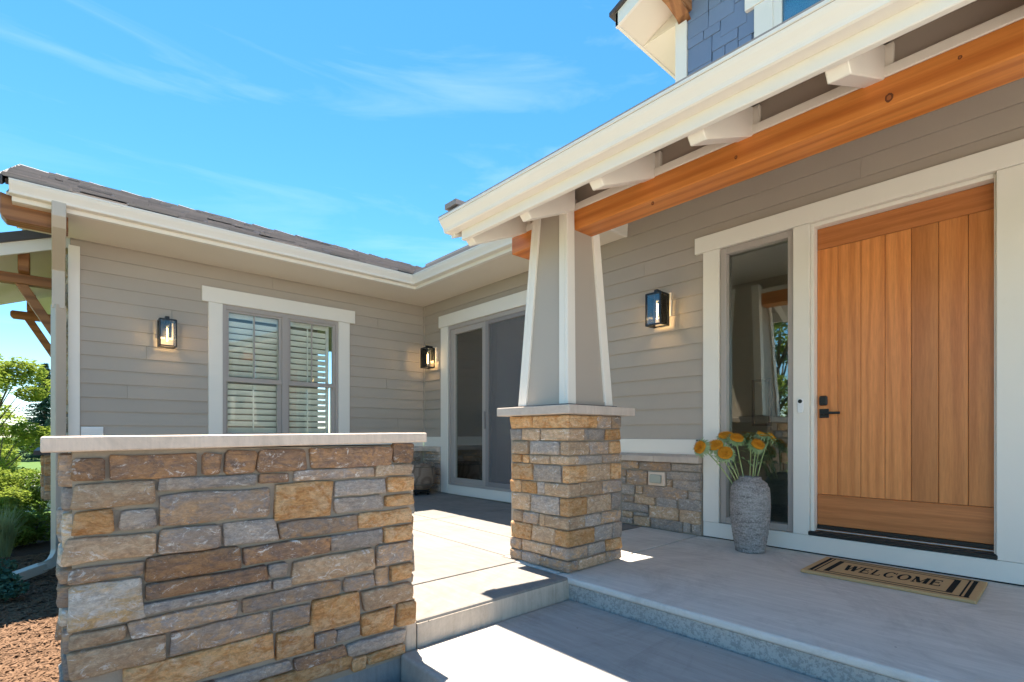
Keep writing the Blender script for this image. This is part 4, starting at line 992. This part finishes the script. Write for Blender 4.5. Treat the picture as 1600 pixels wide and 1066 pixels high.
# ------------------------------------------------------------------ wall lanterns
def lantern(wall, u, zc, label):
    t = thing('wall_lantern', label, 'lamp', 'black glass wall lanterns')
    def bx(u0, u1, z0, z1, d0, d1, name, m, bev=0.002): return wbox(MB(), wall, u + u0, u + u1, zc + z0, zc + z1, d0, d1).build(name, m, t, bevel=bev)
    bx(-0.085, 0.085, -0.06, 0.175, 0.002, 0.030, 'mounting_block', T)
    bx(-0.055, 0.055, -0.035, 0.155, 0.031, 0.046, 'back_plate', 'black_metal'); 
    mb = MB(); wbox(mb, wall, u - .012, u + .012, zc + 0.155, zc + 0.195, 0.046, 0.15); wbox(mb, wall, u - .020, u + .020, zc + .158, zc + .195, 0.105, 0.165)
    mb.build('arm', 'black_metal', t, bevel=0.002)
    h, a0, a1, z0, z1 = 0.080, 0.055, 0.215, -0.165, 0.155
    mb = MB(); q = 0.0075
    for uu in (-h, h):
        for dd in (a0 + q, a1 - q): wbox(mb, wall, u + uu - q, u + uu + q, zc + z0, zc + z1, dd - q, dd + q)
    for zz in (z0, z1 - 2 * q):
        for uu in (-h, h): wbox(mb, wall, u + uu - q * .98, u + uu + q * .98, zc + zz, zc + zz + 2 * q, a0 + 2 * q, a1 - 2 * q)
        for dd in (a0 + q, a1 - q): wbox(mb, wall, u - h + q, u + h - q, zc + zz, zc + zz + 2 * q, dd - q * .98, dd + q * .98)
    mb.build('frame', 'black_metal', t)
    bx(-h + .002, h - .002, z1 - .010, z1 + .003, a0 + .002, a1 - .002, 'top_plate', 'black_metal', 0)
    for uu in (-h, h): bx(uu - .0012, uu + .0012, z0 + .01, z1 - .012, a0 + .012, a1 - .012, 'pane', 'lantern_glass', 0)
    for dd in (a1 - q,): bx(-h + .006, h - .006, z0 + .01, z1 - .012, dd - .0012, dd + .0012, 'pane', 'lantern_glass', 0)
    c = wpt(wall, u, zc, (a0 + a1) / 2)
    MB().lathe([(0.0, 0.145), (0.026, 0.143), (0.026, 0.085), (0.016, 0.080), (0, 0.080)], c, 14).build('socket', 'black_metal', t, True)
    MB().lathe([(0, -0.095), (0.010, -0.092), (0.019, -0.070), (0.022, -0.03), (0.020, 0.03), (0.013, 0.075), (0.012, 0.080)], c, 16).build('bulb', 'lantern_glass', t, True)
    MB().lathe([(0, -0.065), (0.0055, -0.063), (0.0065, 0.0), (0.0055, 0.058), (0, 0.060)], c, 8).build('filament', 'filament', t, True)
    ld = bpy.data.lights.new('lantern_light', 'POINT'); ld.energy = 0.22; ld.color = (1, 0.66, 0.32); ld.shadow_soft_size = 0.02
    lo = bpy.data.objects.new('lantern_light', ld); COL.objects.link(lo); lo.parent = t; lo.location = c[:2] + (c[2] - 0.075,)
    return t
lantern('A', 0.985, 2.165, 'lit black lantern on the siding left of the shuttered window')
lantern('D', 6.985, 2.205, 'lit black lantern in the inner corner beside the sliding door')
lantern('D', 2.79, 2.215, 'lit black lantern between the porch pillar and the sidelight')

# ------------------------------------------------------------------ small fittings
db = thing('doorbell', 'white pill shaped video doorbell between sidelight and door', 'doorbell')
def pill(u, z0, z1, w, d0, d1, name, m):
    P = []
    for k in range(13): t = pi * k / 12; P.append((u + w * cos(t), z1 - w + w * sin(t)))
    for k in range(13): t = pi + pi * k / 12; P.append((u + w * cos(t), z0 + w + w * sin(t)))
    n = len(P); vs = [wpt('D', a, b_, d0) for a, b_ in P] + [wpt('D', a, b_, d1) for a, b_ in P]
    return MB().add(vs, [tuple(range(n)), tuple(range(2 * n - 1, n - 1, -1))] + [(i, (i + 1) % n, n + (i + 1) % n, n + i) for i in range(n)]).build(name, m, db, bevel=0.003, seg=2)
pill(1.512, 1.145, 1.265, 0.021, 0.035, 0.055, 'body', 'white_plastic'); pill(1.512, 1.226, 1.258, 0.016, 0.0555, 0.058, 'camera_lens', 'black_metal')
ob = thing('outlet_cover', 'tan square outlet cover set in the stone base beside the sidelight', 'outlet')
(oa, ozt), (obb, ozb) = on_x(1013, 737, XD - .05), on_x(1039, 760, XD - .05)
wbox(MB(), 'D', obb, oa, ozb, ozt, 0.03, 0.056).build('plate', 'cast_stone', ob, bevel=0.004); wbox(MB(), 'D', obb + .03, oa - .03, ozb + .025, ozt - .025, 0.0565, 0.085).build('cover', 'outlet_cover', ob, bevel=0.012, seg=2)
hc = thing('hose_bib_box', 'small dark box on the skirt board behind the flowers', 'switch box')
wbox(MB(), 'D', 2.385, 2.425, 0.86, 0.92, 0.0305, 0.055).build('box', 'bronze', hc, bevel=0.003); wbox(MB(), 'D', 2.392, 2.418, 0.87, 0.91, 0.0555, 0.060).build('cover', 'frame_taupe', hc)
vb = thing('wall_vent', 'small white louvred vent low on the siding beside the downspout corner', 'vent')
wbox(MB(), 'A', 0.212, 0.405, 0.945, 1.055, 0.014, 0.030).build('plate', 'white_plastic', vb, bevel=0.003)
for k in range(4): wbox(MB(), 'A', 0.222, 0.395, 0.958 + k * .023, 0.970 + k * .023, 0.0305, 0.042).build('slat', 'white_plastic', vb)

# ------------------------------------------------------------------ planter, doormat, vase and flowers
pt = thing('planter', 'round brown wooden planter on a black stand in the patio corner', 'planter')
pc = (4.17, 6.78, fz(6.78))
MB().lathe([(0.0, 0.085), (0.17, 0.085), (0.205, 0.10), (0.235, 0.16), (0.250, 0.26), (0.246, 0.38), (0.238, 0.47), (0.215, 0.475), (0.212, 0.40), (0.0, 0.395)], pc, 36).build('pot', 'planter_wood', pt, True)
for zz in (0.165, 0.43): MB().lathe([(0.236, zz - .008), (0.250 if zz > .3 else 0.246, zz - .004), (0.250 if zz > .3 else 0.246, zz + .004), (0.238, zz + .008)], pc, 36).build('band', 'bark', pt, True)
MB().lathe([(0.0, 0.05), (0.17, 0.05), (0.175, 0.083), (0.0, 0.083)], pc, 24).build('stand', 'black_metal', pt, True)
for k in range(4):
    t = pi / 4 + k * pi / 2; MB().lathe([(0.0, 0.0), (0.018, 0.001), (0.018, 0.055), (0, 0.055)], (pc[0] + 0.15 * cos(t), pc[1] + 0.15 * sin(t), pc[2]), 10).build('foot', 'black_metal', pt, True)

mt = thing('doormat', 'tan coir doormat printed WELCOME with black striped border', 'doormat')
MX0, MX1, MY0, MY1 = 3.895, 4.455, 0.375, 1.295
MB().box(MX0, MX1, MY0, MY1, 0.001, 0.022).build('mat', 'coir', mt, bevel=0.006, seg=2)
pm = MB(); zz = 0.0232
def pq(a0, a1, b0, b1):      # a: along the mat from its left end (0..1 of length), b: up the mat, metres
    pm.add([(MX0 + b0, MY1 - a0, zz), (MX0 + b0, MY1 - a1, zz), (MX0 + b1, MY1 - a1, zz), (MX0 + b1, MY1 - a0, zz)], [(0, 1, 2, 3)])
Lm, Wm = MY1 - MY0, MX1 - MX0
for (a, b_) in ((0.040, 0.062), (0.073, 0.083), (0.118, 0.150)):
    lo = 0.045 if a < .1 else 0.10
    pq(a, b_, lo, Wm - lo); pq(Lm - b_, Lm - a, lo, Wm - lo)
for lo in (0.035, 0.084):
    a = 0.035 if lo < .05 else 0.118
    pq(a, Lm - a, lo, lo + 0.014); pq(a, Lm - a, Wm - lo - 0.014, Wm - lo)
pm.build('border_print', 'mat_print', mt)
lt = MB()
def letter_strokes(ch):
    TH, TN, SF = 0.25, 0.10, 0.09
    S = []
    def bar(x0, y0, x1, y1, w): S.append(('bar', x0, y0, x1, y1, w))
    if ch == 'W': bar(0.05, 1, 0.30, 0, TH); bar(0.30, 0, 0.52, 1, TN); bar(0.52, 1, 0.75, 0, TH); bar(0.75, 0, 0.98, 1, TN); bar(-0.05, 0.97, 0.2, 0.97, -SF); bar(0.86, 0.97, 1.08, 0.97, -SF); bar(0.4, .97, .62, .97, -SF)
    if ch == 'E': bar(0.2, 0, 0.2, 1, TH); bar(0.05, 0.97, 0.9, 0.97, -TN); bar(0.05, 0.03, 0.95, 0.03, -TN); bar(0.2, 0.52, 0.72, 0.52, -TN); bar(0.87, 0.76, 0.87, 1, TN); bar(0.92, 0, 0.92, 0.26, TN); bar(0.70, .42, .70, .62, TN)
    if ch == 'L': bar(0.2, 0, 0.2, 1, TH); bar(0.05, 0.97, 0.4, 0.97, -SF); bar(0.05, 0.03, 0.9, 0.03, -TN); bar(0.88, 0, 0.88, 0.28, TN)
    if ch == 'M': bar(0.12, 0, 0.12, 1, TN); bar(0.14, 1, 0.5, 0.05, TH); bar(0.5, 0.05, 0.85, 1, TN); bar(0.88, 0, 0.88, 1, TH); bar(0, 0.03, 0.26, 0.03, -SF); bar(0.74, 0.03, 1.03, 0.03, -SF); bar(0, .97, .2, .97, -SF); bar(.82, .97, 1.03, .97, -SF)
    if ch in 'OC': S.append(('ring', ch))
    if ch == 'C': bar(0.93, 0.68, 0.93, 0.98, TN)
    return S
def draw(text, a0, a1, b0, b1):
    n = len(text); ws = {'W': 1.35, 'M': 1.3, 'O': 1.15, 'C': 1.05, 'E': 0.95, 'L': 0.9}; gap = 0.16
    tot = sum(ws[c] for c in text) + gap * (n - 1); sc = (a1 - a0) / tot; a = a0
    def P(x, y, w): return (MX0 + b0 + (b1 - b0) * y, MY1 - (a + x * w * sc), zz + 0.0004)
    for c in text:
        w = ws[c]
        for s in letter_strokes(c):
            if s[0] == 'bar':
                _, x0, y0, x1, y1, t = s
                if t < 0: q = [(x0, y0 + t / 2), (x1, y0 + t / 2), (x1, y0 - t / 2), (x0, y0 - t / 2)]
                else: q = [(x0 - t / 2, y0), (x0 + t / 2, y0), (x1 + t / 2, y1), (x1 - t / 2, y1)]
                lt.add([P(x, y, w) for x, y in q], [(0, 1, 2, 3)])
            else:
                N = 28; rng = range(N) if s[1] == 'O' else range(3, N - 2)
                for k in rng:
                    v = []
                    for kk in (k, k + 1):
                        t = 2 * pi * kk / N; v += [(0.5 + 0.5 * cos(t), 0.5 + 0.53 * sin(t)), (0.5 + 0.27 * cos(t), 0.5 + 0.43 * sin(t))]
                    lt.add([P(x, y, w) for x, y in (v[0], v[1], v[3], v[2])], [(0, 1, 2, 3)])
        a += (w + gap) * sc
draw('WELCOME', 0.20, 0.73, 0.205, 0.375)
lt.build('lettering', 'mat_print', mt)

vs_ = thing('vase', 'tall grey ribbed clay vase standing in front of the sidelight', 'vase')
VC = (4.30, 1.812, 0.001)
vp = [(0.0, 0.0), (0.108, 0.0), (0.114, 0.006), (0.122, 0.06), (0.138, 0.16), (0.151, 0.27), (0.156, 0.37), (0.155, 0.45), (0.148, 0.52), (0.130, 0.565), (0.105, 0.585), (0.088, 0.595), (0.087, 0.618), (0.079, 0.620), (0.077, 0.60), (0.077, 0.40), (0.0, 0.40)]
def rib(i, rz):
    return rz
vpp = []
for i in range(len(vp) - 1):
    (r0, z0), (r1, z1) = vp[i], vp[i + 1]; n = max(1, int((z1 - z0) / 0.009)) if 1 < i < 10 else 1
    for k in range(n):
        t = k / n; rr = r0 + (r1 - r0) * t; z = z0 + (z1 - z0) * t
        vpp.append((rr + (0.0016 * sin(z * 380) + 0.0012 * sin(z * 171) if 1 < i < 10 else 0), z))
vpp.append(vp[-1])
MB().lathe(vpp, VC, 48).build('body', 'vase_clay', vs_, True)

FL = [  # photo pixel of the head, distance factor along the ray, facing (right, up, towards camera), label
 (1094, 699, 0.985, (-0.85, 0.25, 0.4), 'leftmost flower, its head turned away to the left'),
 (1118, 696, 0.985, (-0.35, 0.75, 0.5), 'orange flower second from the left, between two others'),
 (1133, 708, 0.965, (-0.35, 0.55, 0.85), 'lowest orange flower, its head tilted toward the camera'),
 (1134, 681, 1.02, (-0.2, 0.9, 0.3), 'orange flower at the upper left of the bunch'),
 (1151, 685, 0.985, (0.0, 0.85, 0.55), 'orange flower at the top middle of the bunch'),
 (1173, 683, 1.045, (0.15, 0.85, -0.5), 'flower at the back of the bunch showing green sepals'),
 (1184, 695, 0.965, (0.1, 0.75, 0.7), 'large orange flower on the right front of the bunch'),
 (1192, 680, 1.02, (0.3, 0.9, 0.2), 'orange flower at the upper right of the bunch'),
 (1205, 685, 1.01, (0.75, 0.6, 0.15), 'rightmost flower, its head turned to the right')]
r = random.Random(8)
for i, (px, py, tf, fc, lab) in enumerate(FL):
    fl = thing('flower', lab, 'flower', 'orange flowers in the grey vase')
    d = ray(px, py); tt = 4.42 * tf
    hp = Vector((d[0] * tt, d[1] * tt, CAM_H + d[2] * tt))
    nrm = (Vector((RX, RY, 0)) * fc[0] + Vector((0, 0, 1)) * fc[1] - Vector((FX, FY, 0)) * fc[2]).normalized()
    base = Vector((VC[0] + (hp.x - VC[0]) * 0.18, VC[1] + (hp.y - VC[1]) * 0.22, 0.47))
    end = hp - nrm * 0.028
    pts = []
    for k in range(9):
        t = k / 8; ctrl = base.lerp(end, 0.55) + Vector((0, 0, 0.05)) - nrm * 0.02
        pts.append((1 - t) ** 2 * base + 2 * t * (1 - t) * ctrl + t * t * end)
    MB().tube(pts, [0.0050] * 7 + [0.0060, 0.010], 8).build('stem', 'stem_green', fl, True)
    lf = MB()
    for k in range(5):
        p = Vector(pts[4 + k % 4]); a = r.uniform(0, 2 * pi); d_ = Vector((cos(a), sin(a), r.uniform(-.1, .7))).normalized(); s_ = d_.cross(Vector((0, 0, 1))).normalized(); L_ = r.uniform(.05, .085)
        m1 = p + d_ * L_ * .45 + Vector((0, 0, .008)); m2 = p + d_ * L_ + Vector((0, 0, -.012))
        lf.add([p, m1 + s_ * .014, m2, m1 - s_ * .014, m1 - Vector((0, 0, .004))], [(0, 1, 4), (1, 2, 4), (2, 3, 4), (3, 0, 4)])
    lf.build('leaves', 'sepal', fl)
    q = nrm.to_track_quat('Z', 'Y'); R = r.uniform(0.052, 0.062)
    hm = MB().lathe([(0.0, 0.006), (R * .25, 0.007), (R * .5, 0.017), (R * .8, 0.018), (R, 0.008), (R * 1.02, -0.004), (R * .6, -0.014), (0, -0.016)], (0, 0, 0), 22)
    hm.v = [tuple(Vector(v) * (1 + 0.05 * noise.noise(Vector(v) * 120))) for v in hm.v]
    # florets: little cones over the disc
    for k in range(150):
        a = k * 2.39996; rr = R * sqrt((k + .5) / 150); zt = 0.010 + 0.010 * sin(min(1, rr / R) * pi * .62)
        c = Vector((rr * cos(a), rr * sin(a), zt - .003)); s = 0.0032
        b0 = len(hm.v)
        hm.v += [tuple(c + Vector((s, 0, 0))), tuple(c + Vector((-s * .5, s * .87, 0))), tuple(c + Vector((-s * .5, -s * .87, 0))), tuple(c + Vector((r.uniform(-.002, .002), r.uniform(-.002, .002), 0.010)))]
        hm.f += [(b0, b0 + 1, b0 + 3), (b0 + 1, b0 + 2, b0 + 3), (b0 + 2, b0, b0 + 3)]
    ho = hm.build('head', 'flower_disc', fl); ho.location = hp; ho.rotation_mode = 'QUATERNION'; ho.rotation_quaternion = q
    sm_ = MB()
    for ringk, (n, rr, L, up) in enumerate(((26, R * .94, 0.030, 0.35), (26, R * .88, 0.048, -0.3), (22, R * .70, 0.052, -0.9))):
        for k in range(n):
            a = 2 * pi * (k + r.uniform(-.3, .3)) / n + ringk * .2; dr_ = Vector((cos(a), sin(a), 0)); sd_ = Vector((-sin(a), cos(a), 0)); ll = L * r.uniform(.75, 1.25)
            p0 = dr_ * rr + Vector((0, 0, -0.006 - ringk * .004)); u_ = up + r.uniform(-.55, .55)
            p1 = p0 + (dr_ + Vector((0, 0, u_))).normalized() * ll * .5; p2 = p1 + (dr_ + Vector((0, 0, u_ - .6))).normalized() * ll * .55
            sm_.add([p0 - sd_ * .0055, p0 + sd_ * .0055, p1 + sd_ * .0062 + Vector((0, 0, .001)), p1 - sd_ * .0062, p2], [(0, 1, 2, 3), (3, 2, 4)])
    so = sm_.build('sepals', 'sepal', fl); so.location = hp; so.rotation_mode = 'QUATERNION'; so.rotation_quaternion = q

# ------------------------------------------------------------------ planting and what lies beyond the house
def leaves(centers, n, size, seed, mat, name, parent, spread=1.0, flat=0.4):
    r = random.Random(seed); vs, fs = [], []
    for _ in range(n):
        c, rad = r.choice(centers)
        while True:
            p = Vector((r.uniform(-1, 1), r.uniform(-1, 1), r.uniform(-1, 1)))
            if 0.02 < p.length < 1: break
        p = p.normalized() * (p.length ** 0.55)
        p = Vector(c) + Vector((p.x * rad[0], p.y * rad[1], p.z * rad[2]))
        a = Vector((r.gauss(0, 1), r.gauss(0, 1), r.gauss(0, flat))).normalized(); b = a.cross(Vector((r.gauss(0, .5), r.gauss(0, .5), 1))).normalized()
        s = size * r.uniform(0.6, 1.4); k = len(vs); dn = Vector((0, 0, -s * .18))
        vs += [tuple(p - a * s), tuple(p + b * s * .45 + dn * .2), tuple(p + a * s + dn), tuple(p - b * s * .45 + dn * .2)]
        fs += [(k, k + 1, k + 2, k + 3)]
    return MB().add(vs, fs).build(name, mat, parent)
def broad_tree(name, label, loc, h, rad, seed, mat, n=5000, leaf=0.05, trunk=0.05, group=None, low=0.35):
    t = thing(name, label, 'tree', group); r = random.Random(seed); x, y, z = loc
    top = Vector((x, y, z + h * 0.8)); tm = MB().tube([(x, y, z - .05), (x + .03 * rad, y, z + h * .25), (x - .03 * rad, y, z + h * .5), tuple(top)], [trunk, trunk * .8, trunk * .55, trunk * .15], 8)
    cs = []
    for k in range(26):
        a = r.uniform(0, 2 * pi); zz = z + h * (low + (1 - low) * r.random()); f = sin(pi * min(1, max(0.08, (zz - z) / h * 0.9))) ** .6
        d = rad * f * r.uniform(.35, .95); c = (x + d * cos(a), y + d * sin(a), zz)
        s = rad * r.uniform(.2, .4); cs.append((c, (s, s, s * .65)))
        zb = z + h * max(.2, (zz - z) / h - .25); tm.tube([(x, y, zb), ((x + c[0]) / 2, (y + c[1]) / 2, (zb + zz) / 2 + .05), c], [trunk * .4, trunk * .25, trunk * .08], 5)
    tm.build('trunk', 'bark', t, True); leaves(cs, n, leaf, seed + 1, mat, 'crown', t); return t
broad_tree('young_tree', 'young yellow green leafy tree left of the downspout', (-0.85, 15.0, -0.60), 2.95, 1.15, 3, 'leaf_yellow', 15000, 0.042, 0.03, low=0.16)
broad_tree('broadleaf_tree', 'darker green tree rising at the left picture edge', (-3.7, 31.0, -0.42), 5.4, 1.9, 5, 'leaf_green', 12000, 0.085, 0.10)
broad_tree('broadleaf_tree', 'yellow green tree behind the young tree', (-2.3, 26.0, -0.60), 4.2, 1.7, 15, 'leaf_yellow', 12000, 0.075, 0.07, low=0.12)
def spruce(label, loc, h, rad, seed):
    t = thing('spruce_tree', label, 'tree'); r = random.Random(seed); x, y, z = loc
    MB().tube([(x, y, z), (x, y, z + h)], [h * .025, 0.01], 8).build('trunk', 'bark', t)
    vs, fs = [], []
    nlev = 44
    for L in range(nlev):
        f = L / nlev; zz = z + h * (0.05 + 0.95 * f); R = rad * (1 - f) ** .9 + .04
        for k in range(int(17 - 9 * f)):
            a = r.uniform(0, 2 * pi); RR = R * r.uniform(.55, 1.12); dr_ = Vector((cos(a), sin(a), 0)); sd_ = Vector((-sin(a), cos(a), 0)); z1 = zz + r.uniform(-.09, .09); up = r.uniform(.05, .4)
            for q in range(9):
                tq = (q + .6) / 9; p = Vector((x, y, z1)) + dr_ * RR * tq + Vector((0, 0, -0.30 * RR * tq + up * RR * tq * tq))
                for _ in range(4):
                    d2 = (dr_ * r.uniform(.2, 1) + sd_ * r.uniform(-1, 1) + Vector((0, 0, r.uniform(-.7, .35)))).normalized() * r.uniform(.10, .24) * (1.15 - .5 * tq)
                    w2 = Vector((r.uniform(-1, 1), r.uniform(-1, 1), r.uniform(-1, 1))).normalized() * .030
                    k0 = len(vs); vs += [tuple(p - w2), tuple(p + w2), tuple(p + d2 + w2 * .3), tuple(p + d2 - w2 * .3)]; fs.append((k0, k0 + 1, k0 + 2, k0 + 3))
    MB().add(vs, fs).build('crown', 'needle', t); return t
spruce('blue green spruce behind the downspout corner', (-0.45, 42.0, -0.60), 5.9, 2.5, 4)
r = random.Random(44)
SH = [(-0.30, 9.3, 0.34, 0.45, 'leaf_yellow', 'low leafy shrub under the awning against the stone bay'), (-0.62, 10.4, 0.42, 0.58, 'leaf_yellow', 'leafy green shrub at the left edge behind the mulch'),  # bright leaves on these two stand in for missing sun
      (-0.75, 13.0, 0.60, 0.95, 'leaf_yellow', 'sunlit yellow green shrub below the young tree'), (-0.20, 13.2, 0.60, 0.85, 'leaf_shrub', 'sunlit green shrub farthest back beside the stone bay')]
for i, (x, y, rad, h, m, lab) in enumerate(SH):
    t = thing('shrub', lab, 'shrub', 'shrubs beside the house'); cs = []; sm2 = MB()
    for k in range(14):
        a = r.uniform(0, 2 * pi); d = rad * r.uniform(.1, .75); c = (x + d * cos(a), y + d * sin(a), -0.50 + h * r.uniform(.2, .85)); cs.append((c, (rad * .38, rad * .38, rad * .3)))
        sm2.tube([(x, y, -0.55), c], [0.010, 0.004], 5)
    sm2.build('stems', 'bark', t); leaves(cs, 5200, 0.028, 60 + i, m, 'foliage', t)
t = thing('ground_plant', 'low blue green plant beside the downspout extension', 'plant'); cs = []; sm2 = MB()
for k in range(10):
    a = r.uniform(0, 2 * pi); d = 0.22 * r.random(); c = (-0.40 + d * cos(a), 6.30 + d * sin(a), -0.48 + r.uniform(.08, .30)); cs.append((c, (.11, .11, .07))); sm2.tube([(-0.40, 6.30, -.5), c], [.006, .003], 5)
sm2.build('stems', 'stem_green', t); leaves(cs, 2600, 0.024, 91, 'leaf_blue', 'foliage', t)
t = thing('ornamental_grass', 'pale feathery clump of upright ornamental grass above the blue green plant', 'plant')  # ornamental grass clump
gm = MB()
for k in range(520):
    a = r.uniform(0, 2 * pi); L_ = r.uniform(.35, .75); o_ = Vector((-0.50 + .10 * r.uniform(-1, 1), 8.6 + .10 * r.uniform(-1, 1), -0.52)); d_ = Vector((cos(a), sin(a), 0)); s_ = Vector((-sin(a), cos(a), 0)) * .0035
    b_ = r.uniform(.1, .55); p1 = o_ + d_ * L_ * b_ * .35 + Vector((0, 0, L_ * .6)); p2 = o_ + d_ * L_ * b_ + Vector((0, 0, L_ * (1 - b_ * .35)))
    gm.add([o_ - s_, o_ + s_, p1 + s_, p1 - s_, p2], [(0, 1, 2, 3), (3, 2, 4)])
gm.build('blades', 'grass_pale', t)
# street beyond
road = MB().box(-60, 60, 21, 28, -0.7, -0.585).build('road', 'road'); struct(road)
fn = thing('picket_fence', 'low white picket fence beyond the shrubs', 'fence')
for k in range(14):
    x = -2.2 + k * 0.16
    MB().hexa([(x, 14.2, -.60), (x + .09, 14.2, -.60), (x + .09, 14.22, -.60), (x, 14.22, -.60)], [(x + .0, 14.2, .0), (x + .09, 14.2, .0), (x + .09, 14.22, .0), (x + .0, 14.22, .0)]).build('picket', 'neighbor_white', fn)
MB().box(-2.3, 0.1, 14.221, 14.25, -.15, -.10).build('rail', 'neighbor_white', fn)
# garden behind the viewpoint, seen in the glass
broad_tree('garden_tree', 'leafy garden tree mirrored in the sidelight glass', (-4.2, 5.0, -0.60), 4.6, 1.7, 23, 'leaf_yellow', 9000, 0.07, 0.08)
broad_tree('garden_tree', 'bushy garden tree mirrored low in the sidelight glass', (-6.2, 6.6, -0.60), 3.4, 1.7, 24, 'leaf_green', 7000, 0.07, 0.08, low=0.1)
bpy.context.view_layer.update()
